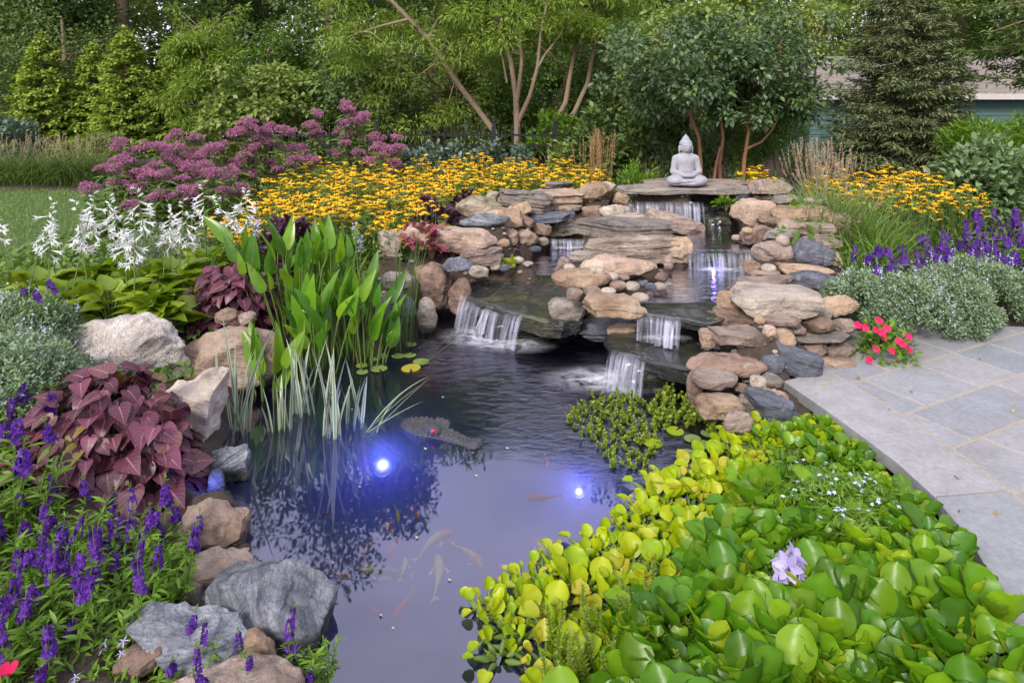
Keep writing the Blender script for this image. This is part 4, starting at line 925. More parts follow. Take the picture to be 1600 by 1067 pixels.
for k in range(16):                                            # clapboards, each lapping the one below
    z = .1 * k; box(mb, (0, 1.5 - .006 * (k % 2), z + .05), (2 * hw - .1, 3.0 + .03, .1)); mb.add([(-hw + .03, -.03, z), (hw - .03, -.03, z), (hw - .03, -.012, z + .1), (-hw + .03, -.012, z + .1)], [(0, 1, 2, 3)])
mb.build('wall', [siding()], t, smooth=False)
mb = MB(); V = [(-hw - .2, -.3, 1.52), (hw + .2, -.3, 1.52), (hw + .2, 1.5, 2.36), (-hw - .2, 1.5, 2.36), (-hw - .2, -.3, 1.58), (hw + .2, -.3, 1.58), (hw + .2, 1.5, 2.42), (-hw - .2, 1.5, 2.42), (-hw - .2, 3.3, 1.52), (hw + .2, 3.3, 1.52), (-hw - .2, 3.3, 1.58), (hw + .2, 3.3, 1.58)]
UV = [(v[0] * .35, v[1] * .35) for v in V]
mb.add(V, [(4, 5, 6, 7), (7, 6, 11, 10), (0, 3, 2, 1), (3, 8, 9, 2), (0, 1, 5, 4)], 0, UV); rf_ = mb.build('roof', [shingle()], t, smooth=False)
mb = MB(); box(mb, (0, -.32, 1.50), (2 * hw + .4, .03, .12)); mb.build('fascia', [plain('pale_trim', (.45, .42, .39), .6)], rf_, smooth=False)

# ------------------------------------------------------------------ plants: materials
LM = dict(
    lime=leaf_mat('lime_leaf', [(0.276, 0.386, 0.005), (0.386, 0.478, 0.007), (0.184, 0.331, 0.006), (0.460, 0.488, 0.018), (0.313, 0.423, 0.006), (0.230, 0.368, 0.006), (0.405, 0.460, 0.009), (0.350, 0.442, 0.009), (0.478, 0.405, 0.046), (0.276, 0.396, 0.006)], .4, .34, .35),
    hya=leaf_mat('glossy_green_leaf', [(0.051, 0.156, 0.006), (0.092, 0.230, 0.007), (0.156, 0.304, 0.009), (0.041, 0.120, 0.007), (0.202, 0.350, 0.011), (0.069, 0.193, 0.007), (0.055, 0.166, 0.009), (0.110, 0.258, 0.009), (0.064, 0.175, 0.007), (0.294, 0.386, 0.018), (0.046, 0.138, 0.009), (0.092, 0.221, 0.009)], .36, .34, .4),
    hosta=leaf_mat('hosta_leaf', [(.20, .29, .012), (.09, .17, .01), (.30, .38, .025), (.13, .21, .01), (.24, .32, .015)], .35, .3, .5),
    pick=leaf_mat('pickerel_leaf', [(0.074, 0.202, 0.014), (0.138, 0.294, 0.018), (0.051, 0.147, 0.014), (0.202, 0.350, 0.018), (0.101, 0.239, 0.018)], .3, .35, .5),
    purple=leaf_mat('purple_leaf', [(0.072, 0.015, 0.033), (0.122, 0.028, 0.056), (0.047, 0.013, 0.026), (0.144, 0.052, 0.056), (0.094, 0.020, 0.044), (0.137, 0.042, 0.067), (0.151, 0.063, 0.063), (0.065, 0.017, 0.030), (0.108, 0.025, 0.048), (0.079, 0.021, 0.037), (0.130, 0.035, 0.059), (0.058, 0.015, 0.030), (0.101, 0.025, 0.044), (0.173, 0.042, 0.089), (0.086, 0.021, 0.044), (0.137, 0.035, 0.074), (0.072, 0.020, 0.037), (0.158, 0.049, 0.081), (0.108, 0.028, 0.052), (0.216, 0.189, 0.022)], .42, .2, .4, mid=.35, tint=(1.3, .8, .8)),
    dpurple=leaf_mat('dark_purple_leaf', [(.045, .016, .04), (.075, .025, .06), (.035, .014, .03), (.09, .03, .05)], .4, .15, .4),
    pinkl=leaf_mat('pink_leaf', [(.25, .05, .10), (.33, .09, .12), (.20, .05, .06), (.30, .22, .05)], .45, .25, .4),
    cat=leaf_mat('grey_green_leaf', [(.19, .27, .15), (.25, .32, .20), (.14, .22, .11), (.28, .35, .23)], .7, .2, .2),
    green=leaf_mat('mid_green_leaf', [(0.096, 0.180, 0.030), (0.144, 0.240, 0.042), (0.072, 0.144, 0.024), (0.180, 0.276, 0.048)], .45, .3, .4),
    bright=leaf_mat('bright_green_leaf', [(0.120, 0.239, 0.018), (0.166, 0.294, 0.028), (0.092, 0.184, 0.018)], .45, .35, .4),
    dark=leaf_mat('dark_green_leaf', [(0.108, 0.168, 0.050), (0.150, 0.222, 0.062), (0.078, 0.126, 0.041), (0.192, 0.252, 0.078)], .5, .25, .35),
    olive=leaf_mat('olive_leaf', [(0.186, 0.257, 0.066), (0.248, 0.325, 0.078), (0.144, 0.205, 0.054), (0.289, 0.353, 0.102)], .5, .3, .3),
    arb=leaf_mat('arborvitae_spray', [(0.279, 0.376, 0.060), (0.341, 0.433, 0.072), (0.217, 0.308, 0.048), (0.361, 0.422, 0.084)], .6, .2, .25),
    mimosa=leaf_mat('feathery_leaf', [(0.196, 0.296, 0.048), (0.258, 0.353, 0.060), (0.155, 0.239, 0.036), (0.289, 0.376, 0.072)], .5, .4, .3),
    blue=leaf_mat('blue_green_leaf', [(.10, .15, .10), (.14, .20, .14), (.075, .12, .08), (.18, .24, .17)], .5, .2, .4),
    spruce=leaf_mat('spruce_needles', [(0.144, 0.180, 0.078), (0.192, 0.234, 0.102), (0.102, 0.138, 0.062), (0.228, 0.264, 0.120)], .6, .1, .25),
    grass=leaf_mat('grass_blade', [(.09, .16, .03), (.13, .21, .04), (.07, .12, .025), (.17, .22, .06)], .5, .3, .3),
    lawn=leaf_mat('lawn_blade', [(.15, .24, .05), (.18, .28, .06), (.12, .20, .04)], .5, .3, .3),
    fgrass=leaf_mat('fountain_blade', [(.15, .25, .05), (.20, .30, .07), (.11, .19, .04), (.22, .30, .09)], .5, .3, .3),
    straw=leaf_mat('straw', [(.42, .28, .13), (.50, .36, .19), (.35, .22, .11)], .7, .3, .2),
    plume=leaf_mat('grass_plume', [(.42, .33, .25), (.52, .43, .34), (.36, .25, .20)], .8, .4, .1),
    rush=leaf_mat('rush_blade', [(.05, .13, .02), (.08, .17, .03), (.12, .20, .04)], .4, .15, .4),
    sprig=leaf_mat('sprig_leaf', [(.19, .27, .018), (.26, .34, .025), (.13, .20, .018)], .35, .25, .4),
    feather=leaf_mat('feathery_stem_leaf', [(.20, .32, .02), (.28, .38, .03), (.13, .23, .018), (.36, .42, .04)], .45, .3, .3),
    myrtle=leaf_mat('dark_glossy_leaf', [(0.072, 0.126, 0.054), (0.102, 0.168, 0.066), (0.054, 0.096, 0.048), (0.144, 0.216, 0.060), (0.084, 0.144, 0.072)], .35, .25, .5),
    hyd=leaf_mat('soft_green_leaf', [(.14, .22, .09), (.18, .27, .12), (.11, .18, .07), (.23, .31, .16)], .45, .25, .45),
    pad=leaf_mat('lily_pad_leaf', [(.13, .21, .04), (.20, .28, .05), (.16, .23, .08)], .3, .15, .5),
    joe=leaf_mat('mauve_floret', [(.40, .15, .27), (.50, .22, .36), (.32, .11, .20), (.55, .28, .41)], .8, .3, .1, tint=(1, 1, 1)),
    viol=leaf_mat('violet_petal', [(.10, .025, .30), (.14, .04, .38), (.07, .018, .20), (.19, .07, .40), (.09, .02, .24)], .6, .35, .2, tint=(1, 1, 1)),
    white=leaf_mat('white_petal', [(0.773, 0.773, 0.764), (0.810, 0.810, 0.810), (0.736, 0.754, 0.718)], .5, .35, .2, tint=(1, 1, 1)),
    yellow=leaf_mat('yellow_petal', [(.88, .52, .015), (.93, .62, .025), (.84, .43, .012)], .5, .3, .2, tint=(1.1, 1.05, .9)),
    lav=leaf_mat('lavender_petal', [(.50, .46, .72), (.62, .57, .82), (.42, .36, .66)], .5, .35, .2, tint=(1, 1, 1)),
    red=leaf_mat('crimson_petal', [(.70, .012, .10), (.80, .03, .16), (.6, .01, .07)], .5, .3, .2, tint=(1, 1, 1)),
    sky=leaf_mat('pale_blue_petal', [(.50, .58, .80), (.62, .68, .86)], .5, .3, .2, tint=(1, 1, 1)),
    pane=leaf_mat('yellow_green_flowerhead', [(.35, .36, .12), (.28, .32, .08)], .7, .3, .1),
)
CONE = plain('dark_flower_centre', (.035, .018, .010), .8, .3, 60)
def iris_mat():
    m, t, o, N, L = mat('striped_blade'); uvn = N('ShaderNodeUVMap'); sp = N('ShaderNodeSeparateXYZ'); L(uvn.outputs[0], sp.inputs[0])
    g = N('ShaderNodeNewGeometry'); off = mth(t, 'MULTIPLY', mth(t, 'SUBTRACT', g.outputs['Random Per Island'], .5), .35)
    r = ramp(t, [(.50, .54, .36), (.17, .28, .22), (.14, .25, .21), (.52, .55, .38)], [.24, .30, .66, .72]); L(mth(t, 'ADD', sp.outputs[0], off), r.inputs[0])
    p = N('ShaderNodeBsdfPrincipled'); L(r.outputs[0], p.inputs['Base Color']); p.inputs['Roughness'].default_value = .4
    tl = N('ShaderNodeBsdfTranslucent'); L(r.outputs[0], tl.inputs[0]); ms = N('ShaderNodeMixShader'); ms.inputs[0].default_value = .2
    L(p.outputs[0], ms.inputs[1]); L(tl.outputs[0], ms.inputs[2]); L(ms.outputs[0], o.inputs[0]); return m
STRIPE = iris_mat()

# ------------------------------------------------------------------ plants: builders
def leaves(mb, pos, out, size, T, mat=0, up=(0, 0, 1), jit=.5):
    """leaves at pos, pointing along out (with jitter), faces towards up"""
    n = len(pos); ax = nrm(out + rng.normal(0, jit, (n, 3))); u = np.tile(np.array(up, float), (n, 1)) + rng.normal(0, .35, (n, 3))
    scatter(mb, T, pos, frames(ax, u), size, mat)
def ball_pts(n, shell=.55):
    d = rand_dirs(n); return d * (shell + (1 - shell) * rng.random((n, 1))) if shell < 1 else d
def bush_mesh(name, rad, n, size, T, m, clumps=26, low=-.2, stems=True, jit=.5, cl=.33):
    """leafy mound: leaves gathered in uneven clumps over an ellipsoid, with twigs inside"""
    rad = np.array(rad, float); mb = MB()
    c = rand_dirs(clumps, .25); c = c[c[:, 2] > low]; c = c * rng.uniform(.55, 1.0, (len(c), 1)); k = rng.integers(0, len(c), n)
    p = c[k] + rand_dirs(n) * cl * rng.random((n, 1)) ** .5; o = nrm(p + np.array((0, 0, .25))); P = p * rad + (0, 0, rad[2] * .75)
    P[:, 2] = np.maximum(P[:, 2], .01); leaves(mb, P, o, rng.uniform(.7, 1.25, n) * size, T, 0, (0, 0, 1), jit)
    if stems:
        for q in c[::2]:
            e = q * rad * .9 + (0, 0, rad[2] * .75); tube(mb, [(0, 0, 0), e * (.3, .3, .55), e], [.012 * rad[2] + .003, .008 * rad[2] + .002, .002], 5, 1)
    return mb.mesh(name, [m, BARK])
def plant(name, label, cat, loc, parts, rz=None, scale=1.0, group=None, tips=()):
    """an Empty at the foot with its parts; tips = [(part, meshes, positions, scale)] gives each flower its own child"""
    t = thing(name, label, cat, loc, rng.uniform(0, 6.28) if rz is None else rz, group, scale)
    for nm, me in parts: link(nm, me, t)
    for nm, ms, pts, sc in tips:
        for p in pts:
            tilt = rng.normal(0, .16, 2); link(nm, ms[int(rng.integers(len(ms)))], t, p[:3], (tilt[0], tilt[1], rng.uniform(0, 6.28)), sc * rng.uniform(.8, 1.15))
    return t
def gz_at(x, y): return float(ground_h(np.array([[x, y]]))[0])

# trees ------------------------------------------------------------
def crown_mesh(name, cl, n, size, T, m, flat=.6, jit=.55, droop=-.15):
    """cl = array (x, y, z, r) of leaf clumps"""
    mb = MB(); cl = np.array(cl); w = cl[:, 3] ** 2; k = rng.choice(len(cl), n, p=w / w.sum())
    d = rand_dirs(n) * (rng.random((n, 1)) ** .4); d[:, 2] *= flat; P = cl[k, :3] + d * cl[k, 3:4]
    leaves(mb, P, nrm(d + np.array((0, 0, droop))), rng.uniform(.7, 1.3, n) * size, T, 0, (0, 0, 1), jit); return mb.mesh(name, [m])
def tree(name, label, loc, trunks, cl, nleaf, size, T, m, bark, group=None, limbs=True, flat=.6, sides=7, jit=.55, droop=-.15):
    t = thing(name, label, 'tree', loc, 0, group); mb = MB()
    for pts, r0, r1 in trunks: pts = np.array(pts, float); tube(mb, pts, np.linspace(r0, r1, len(pts)), sides)
    if limbs:
        ends = np.concatenate([np.column_stack([np.interp(np.linspace(.42, 1, 14), np.linspace(0, 1, len(pts)), np.array(pts, float)[:, k]) for k in range(3)]) for pts, _, _ in trunks])
        for c in np.array(cl):
            dd_ = np.linalg.norm(ends - c[:3] + (0, 0, .8 * c[3]), axis=1)
            if dd_.min() > 1.1 + .12 * abs(c[2]) and dd_.min() > 1.1: continue
            e = ends[np.argmin(dd_)]; mid = (e + c[:3]) / 2 + rng.normal(0, .08, 3) * np.linalg.norm(c[:3] - e)
            tube(mb, [e, mid, c[:3]], [trunks[0][2] * .4 + .004, trunks[0][2] * .25 + .003, .002], 5)
    mb.build('trunk', [bark], t); link('crown', crown_mesh('crown', cl, nleaf, size, T, m, flat, jit, droop), t); return t
def clumps(c, rad, n, r, low=-1.0):
    d = rand_dirs(n * 2); d = d[d[:, 2] > low][:n]; s = rng.uniform(.35, 1, (len(d), 1)) ** .6
    return np.column_stack([np.array(c) + d * s * np.array(rad), rng.uniform(.6, 1.25, len(d)) * r])
def conifer(name, label, loc, h, r, m, bark, tiers, per, size, T, droop=.2, group=None, needles=46, power=.9, zlow=.05):
    """trunk plus tiers of boughs, each bough dressed with short sprays"""
    t = thing(name, label, 'tree', loc, rng.uniform(0, 6), group); mb = MB(); tube(mb, [(0, 0, 0), (0.02, 0, h * .5), (0, 0, h)], [r * .07 + .02, r * .04 + .01, .006], 7)
    P = []; O = []; S = []
    for i in range(tiers):
        f = i / (tiers - 1); z = h * (zlow + (.97 - zlow) * f); rr = r * (1 - f) ** power + .03
        for j in range(max(4, int(per * (1 - .55 * f)))):
            a = rng.uniform(0, 6.28); l = rr * rng.uniform(.72, 1.12); zz = z + rng.normal(0, h / tiers * .4)
            d = np.array((math.cos(a), math.sin(a), 0)); e = d * l + (0, 0, -droop * l + .10 * l)
            tube(mb, [(0, 0, zz), d * l * .5 + (0, 0, zz - droop * l * .45), e + (0, 0, zz)], [.012, .008, .002], 4)
            k = max(6, int(needles * l / r)); u = rng.random(k) ** .6; q = d * (u * l)[:, None]; q[:, 2] = zz - droop * l * u * (1.25 - .35 * u) + .10 * l * u ** 3
            sd = np.array((-d[1], d[0], 0)); sw = rng.uniform(-1, 1, k) * (1 - u * .8) * l * .30; q = q + sd * sw[:, None]; q[:, 2] += rng.normal(0, .02, k) - abs(sw) * .25
            P.append(q); O.append(np.tile(d, (k, 1)) * .8 + sd * (np.sign(sw) * .6)[:, None] + (0, 0, -.1)); S.append(rng.uniform(.7, 1.3, k) * size)
    mb.build('trunk', [bark], t); c = MB(); P = np.concatenate(P); leaves(c, P, np.concatenate(O), np.concatenate(S), T, 0, (0, 0, 1), .35)
    link('crown', c.mesh('crown', [m]), t); return t

# far woodland and tall trees that the pond mirrors ------------------------------------------------------------
WOOD = 'trees of the woodland edge'
def big_tree(label, px, d, h, w, m, n, size, r, bark=BARK, low=.15, name='broadleaf_tree'):
    x = XW(px, d); cl = clumps((0, 0, h * .5), (w / 2, w / 2, h * .5), max(14, int(60 * w / 5)), r)
    tr = [([(0, 0, 0), (rng.normal(0, .1), 0, h * .3), (rng.normal(0, .25), rng.normal(0, .2), h * .62), (rng.normal(0, .3), 0, h * .88)], .05 * w * .5 + .05, .03)]
    tree(name, label, (x, d, .05), tr, cl, n, size, T_DIA, m, bark, WOOD)
bt = [('large dark maple over the three yellow-green conifers at the far left', -60, 21, 16, 8, 'dark', .20), ('dark broad tree behind the second and third yellow-green conifers', 190, 22, 17, 8, 'dark', .20),
      ('dark tree left of the bright gap in the foliage', 345, 24, 17, 6, 'dark', .18), ('dark tree just right of the bright gap in the foliage', 520, 19, 12.5, 5.2, 'dark', .17),
      ('olive woodland tree behind the leaning trunk', 640, 22, 10.5, 6, 'olive', .17), ('olive woodland tree behind the forked pale trunks', 790, 24, 10, 6.5, 'olive', .17), ('green woodland tree behind the thin pale trunks', 925, 21, 10, 5.5, 'green', .16),
      ('olive woodland tree behind the orange-stemmed tree', 1065, 23, 11, 6, 'olive', .17), ('grey-green tall tree between the orange-stemmed tree and the spruce', 1270, 22, 11.5, 7, 'olive', .17), ('tall green tree with a bare pale trunk right of the spruce', 1500, 24, 12, 7, 'green', .17),
      ('dark tree over the shed roof at the far right', 1690, 20, 8.5, 6, 'dark', .17)]
for lb, px, d, h, w_, m, s in bt: big_tree(lb, px, d, h, w_, LM[m], int(26000 * w_ / 5), s * .78, 1.0)
for px, d, h, w_, m, lb in ((80, 19, 4.2, 5, 'dark', 'low dark tree filling the gap behind the left conifers'), (420, 17, 3.3, 3.6, 'green', 'mid-height green tree under the bright gap'), (560, 15.5, 3.2, 3.4, 'dark', 'dark understorey tree above the taller mauve flowers'),
                            (690, 16, 3.4, 3.8, 'olive', 'understorey tree right behind the leaning trunk'), (860, 16.5, 3.4, 4, 'green', 'understorey tree behind the forked trunks'), (1010, 15, 2.9, 3.6, 'dark', 'dark understorey tree left of the orange-stemmed tree'),
                            (1150, 17, 3.6, 4, 'green', 'understorey tree behind the statue')):
    big_tree(lb, px, d, h, w_, LM[m], 13000, .095, .6, name='understorey_tree')
# the wood beyond, one mass
cl = []
for k in range(560):
    x = rng.uniform(-30, 34); hgt = 7.6 + 2.6 * math.sin(x * .45 + 1) + 1.6 * math.sin(x * 1.3); cl.append((x, rng.uniform(27, 31), rng.uniform(.3, max(1.5, hgt)), rng.uniform(.8, 1.7)))
tag(link('woodland', crown_mesh('woodland', cl, 90000, .30, T_DIA, LM['olive'])), kind='stuff')
# conifers on the left
ARB = 'yellow-green conifers by the lawn'
for px, d, top, wpx, lb in ((66, 17, 52, 118, 'yellow-green conifer standing alone at the far left'), (146, 17.5, 68, 92, 'slim golden-green conifer, shorter of the close pair'), (196, 17, 44, 130, 'tall yellow-green conifer, right of the close pair'), (262, 18.5, 92, 90, 'small golden conifer partly behind the feathery green tree')):
    h = HC - (top - HY) / FPX * d; r = wpx / FPX * d / 2
    conifer('arborvitae', lb, (XW(px, d), d, .05), h, r, LM['arb'], BARK, 34, 17, .095, T_DIA, .02, ARB, 72, .62, .02)
# feathery light tree
d = 15.5; cl = []
for i in range(60):
    f = rng.random(); z = .25 + 3.0 * f; a = rng.uniform(0, 6.28); r = (1.45 - 1.0 * f) * rng.uniform(.4, 1); cl.append((math.cos(a) * r, math.sin(a) * r * .8, z, .34))
for s in (-1, 1):
    for k in range(7): cl.append((s * (.12 + .10 * k) + (.15 if s > 0 else 0), 0, 2.6 + .16 * k, .16))
tree('feathery_tree', 'feathery light green tree with a forked top right of the conifers', (XW(320, d), d, .05), [([(0, 0, 0), (.02, 0, 1), (-.02, 0, 2.2), (0, 0, 3.0)], .07, .012)], cl, 9000, .13, T_NARROW, LM['mimosa'], BARKL, None, True, .5)
cl = clumps((0, 0, 1.3), (1.4, .9, 1.25), 30, .42, -.8); d = 15
tree('green_tree', 'soft green bushy tree right of the feathery one', (XW(415, d), d, .05), [([(0, 0, 0), (0, 0, 1), (.1, 0, 1.8)], .06, .02)], cl, 5200, .13, T_DIA, LM['olive'], BARK)
# leaning and forked pale trunks with feathery crown
def P3(px, y, d, base): q = Q(px, y, d); return (q[0] - base[0], q[1] - base[1], q[2] - base[2])
d = 12.6; base = np.array((XW(786, d), d, .05)); tr = [([(0, 0, 0), P3(772, 205, d, base), P3(716, 132, d - .1, base), P3(668, 60, d - .3, base), P3(612, 2, d - .5, base), P3(560, -60, d - .6, base)], .062, .032), ([P3(668, 60, d - .3, base), P3(690, 20, d, base), P3(740, -30, d, base)], .04, .02), ([P3(640, 30, d - .4, base), P3(600, 40, d - .6, base), P3(560, 52, d - .8, base)], .03, .015)]
cl = [(*P3(x, y, d + rng.normal(0, .8), base), rng.uniform(.3, .55)) for x, y in np.column_stack([rng.uniform(520, 800, 52), rng.uniform(-120, 95, 52)])] + [(*P3(x, y, d + rng.normal(0, .6), base), .38) for x, y in ((560, 90), (585, 150), (540, 105), (620, 120), (600, 190), (650, 200), (690, 180), (560, 60), (715, 170))]
tree('leaning_tree', 'feathery tree with a long pale trunk leaning far to the left', base, tr, cl, 15000, .12, T_NARROW, LM['mimosa'], BARKL, None, True, .5)
d = 13.0; base = np.array((XW(808, d), d, .05)); tr = [([(0, 0, 0), P3(808, 200, d, base), P3(806, 150, d, base), P3(798, 95, d, base), P3(778, 40, d, base), P3(770, -30, d, base)], .075, .03), ([P3(807, 165, d, base), P3(815, 100, d - .2, base), P3(812, 50, d - .2, base), P3(800, -20, d - .2, base)], .045, .02),
      ([P3(810, 190, d, base), P3(828, 150, d - .1, base), P3(840, 105, d - .2, base), P3(845, 50, d - .2, base), P3(860, -20, d - .2, base)], .05, .02), ([P3(838, 110, d - .2, base), P3(852, 85, d - .2, base), P3(880, 50, d - .2, base)], .03, .012), ([P3(792, 130, d, base), P3(785, 90, d, base), P3(760, 60, d, base)], .025, .012)]
cl = [(*P3(x, y, d + rng.normal(0, .8), base), rng.uniform(.3, .5)) for x, y in np.column_stack([rng.uniform(690, 960, 46), rng.uniform(-130, 70, 46)])]
tree('forked_tree', 'pale tree forking low into several thin upright trunks', base, tr, cl, 11000, .12, T_NARROW, LM['mimosa'], BARKL, None, True, .5)
for px, tops, lb in ((866, ((868, 190), (884, 160), (892, 110), (905, 40), (912, -20)), 'slender brown trunk curving up right of the forked tree'), (878, ((884, 195), (898, 175), (918, 130), (930, 60), (935, -20)), 'thin pale trunk leaning right behind the fence')):
    d = 13.4; base = np.array((XW(px, d), d, .05)); tr = [([(0, 0, 0)] + [P3(x, y, d, base) for x, y in tops], .07, .025)]
    cl = [(*P3(x, y, d + rng.normal(0, .7), base), .42) for x, y in np.column_stack([rng.uniform(850, 1010, 24), rng.uniform(-120, 70, 24)])]
    tree('slender_tree', lb, base, tr, cl, 5000, .12, T_NARROW, LM['mimosa'], BARKL, None, True, .5)
d = 12.2; bush = bush_mesh('foliage', (.75, .5, .62), 1300, .10, T_DIA, LM['bright'], 20)
plant('yellow_green_bush', 'yellow-green young bush beside the forked pale trunks', 'bush', (XW(858, d), d, .3), [('foliage', bush)])
# orange-stemmed tree behind the statue
d = 8.3; base = np.array((XW(1128, d), d, .1)); bx = lambda *a: P3(*a, base)
tr = [([bx(1094, 300, d), bx(1095, 255, d), bx(1092, 215, d), bx(1078, 180, d), bx(1050, 140, d)], .032, .014), ([bx(1160, 300, d), bx(1163, 250, d), bx(1170, 205, d), bx(1165, 170, d)], .034, .016), ([bx(1128, 300, d + .1), bx(1124, 260, d + .1), bx(1130, 215, d + .1), bx(1122, 150, d)], .03, .014),
      ([bx(1168, 232, d), bx(1190, 222, d), bx(1205, 205, d), bx(1225, 170, d)], .02, .01), ([bx(1114, 300, d), bx(1118, 262, d), bx(1125, 230, d)], .024, .012)]
tr = [([np.array(p[0]) * (1, 1, 0) + (0, 0, -.02)] + list(p), a, b) for p, a, b in tr[:3]] + tr[3:]
cl = [(*bx(x, y, d + rng.normal(0, .55)), rng.uniform(.12, .30)) for x, y in np.column_stack([rng.normal(1128, 92, 150), rng.normal(112, 48, 150)]) if 25 < y < 195 + 12 * math.sin(x * .05) and 935 < x < 1320]
tree('crape_myrtle', 'spreading dark green tree with orange stems behind the statue', base, tr, cl, 24000, .062, T_OV, LM['myrtle'], BARKO, None, True, .7)
heads = MB(); hp = np.array([bx(x, y, d + rng.normal(-.3, .4)) for x, y in np.column_stack([rng.uniform(960, 1300, 26), rng.uniform(25, 150, 26)])])
P = np.repeat(hp, 40, 0) + rng.normal(0, .05, (len(hp) * 40, 3)) * (1, 1, 1.5); leaves(heads, P, rand_dirs(len(P), .6), .028, T_DIA); link('flower_heads', heads.mesh('flower_heads', [LM['pane']]), bpy.data.objects['crape_myrtle'])
cl = [(*bx(x, y, d + 1.2 + rng.normal(0, .3)), rng.uniform(.25, .4)) for x, y in np.column_stack([rng.uniform(980, 1290, 40), rng.uniform(20, 110, 40)])]
tree('green_tree', 'lighter green tree crown right behind the orange-stemmed tree', base + (0, 1.4, 0), [([(0, -.2, 0), (0, 0, 1.4), (.1, 0, 2.2)], .06, .02)], np.array(cl) - (0, 1.4, 0, 0), 8000, .09, T_DIA, LM['olive'], BARK)
# spruce
conifer('spruce', 'dense dark green spruce in front of the teal shed', (XW(1412, 10.6), 10.6, .05), 3.9, 1.28, LM['spruce'], BARK, 38, 24, .085, T_NARROW, .20, None, 170, .55, .0)
# pine boughs at the right edge
d = 9.5; t = thing('pine_tree', 'dark pine reaching in from the right edge above the shed', 'tree', (XW(1700, d), d, .05)); mb = MB(); tube(mb, [(0, 0, 0), (0, 0, 1.6), (.05, 0, 3.4)], [.10, .08, .03], 8)
c = MB()
for k in range(26):
    z = rng.uniform(1.75, 3.0); a = rng.uniform(2.2, 4.1); l = rng.uniform(.8, 1.75); dv = np.array((math.cos(a), math.sin(a), 0)); e = dv * l + (0, 0, z + rng.uniform(-.25, .1))
    tube(mb, [(0, 0, z), dv * l * .5 + (0, 0, z + .04), e], [.022, .014, .004], 5); u = rng.random(170) ** .7; q = np.array((0, 0, z)) + (e - (0, 0, z)) * u[:, None] + rng.normal(0, .07, (170, 3)) * (1, 1, .5)
    leaves(c, q, np.tile(dv, (170, 1)), .12, T_NARROW, 0, (0, 0, 1), .6)
mb.build('trunk', [BARK], t); link('crown', c.mesh('crown', [LM['dark']]), t)

# ------------------------------------------------------------------ shrubs
def shrub(name, label, px, d, rad, n, size, T, m, z=None, group=None, clm=26, jit=.5, **k):
    return plant(name, label, 'shrub', (XW(px, d), d, gz_at(XW(px, d), d) if z is None else z), [('foliage', bush_mesh('foliage', rad, n, size, T, m, clm, jit=jit, **k))], group=group)
shrub('blue_shrub', 'blue-green rounded shrub at the far left edge by the grasses', 12, 13.5, (.85, .6, .62), 2200, .10, T_DIA, LM['blue'])
for px, dd, s in ((645, 9.9, 1), (700, 9.7, 1.05), (765, 9.8, .95), (815, 9.9, .85)):
    shrub('grey_shrub', {645: 'grey-green shrub left of the first fence gap', 700: 'grey-green shrub in front of the fence, left of its middle post', 765: 'grey-green shrub in front of the middle fence post', 815: 'lighter grey-green shrub right of the middle fence post'}[px], px, dd, (.42 * s, .35, .50 * s), 1300, .075, T_OV, LM['blue'], group='grey-green shrubs along the fence')
shrub('green_shrub', 'small green shrub behind the tan reed grass', 890, 9.5, (.35, .3, .5), 900, .08, T_OV, LM['olive'])
shrub('light_shrub', 'light green leafy shrub left of the statue', 995, 7.7, (.38, .3, .46), 1700, .065, T_LANCE, LM['bright'], .1)
shrub('bamboo_shrub', 'dark bamboo-like shrub right of the statue', 1215, 8.8, (.62, .4, .74), 3200, .09, T_LANCE, LM['green'], .15)
shrub('bamboo_shrub', 'dark leafy shrub between the orange stems', 1130, 9.2, (.55, .4, .66), 2400, .09, T_LANCE, LM['dark'], .15)
shrub('dark_shrub', 'dark shrub behind the reed grass and the light shrub', 935, 9.4, (.7, .4, .75), 2600, .09, T_OV, LM['dark'], .1)
shrub('broad_shrub', 'dark shrub in the gap between tan reed grass and statue', 1040, 9.8, (.9, .4, .8), 3000, .09, T_OV, LM['dark'], .1)
shrub('upright_shrub', 'bright green upright shrub in front of the shed at the right edge', 1570, 9.0, (.95, .55, .70), 5000, .10, T_LANCE, LM['bright'], .1, clm=50)
shrub('silvery_shrub', 'blue-green broad-leaved shrub right of the yellow flowers', 1560, 7.3, (.86, .5, .58), 6000, .085, T_OV, LM['hyd'], .12, clm=60)
shrub('low_shrub', 'low yellow-green shrub between the two mauve flower stands', 470, 9.3, (.55, .4, .42), 1500, .08, T_OV, LM['olive'])
shrub('low_shrub', 'yellow-green shrub at the foot of the close conifer pair', 150, 14, (.8, .5, .42), 1500, .10, T_OV, LM['olive'])
for px, dd, lb in ((210, 5.7, 'blue-grey woolly shrub behind the white flower stalks'), (285, 5.8, 'blue-grey woolly shrub behind the middle white flowers'), (355, 5.7, 'silvery heather-like shrub left of the pickerel leaves')):
    shrub('silver_shrub', lb, px, dd, (.32, .28, .26), 1500, .035, T_NARROW, LM['cat'], group='silvery low shrubs behind the white flowers')
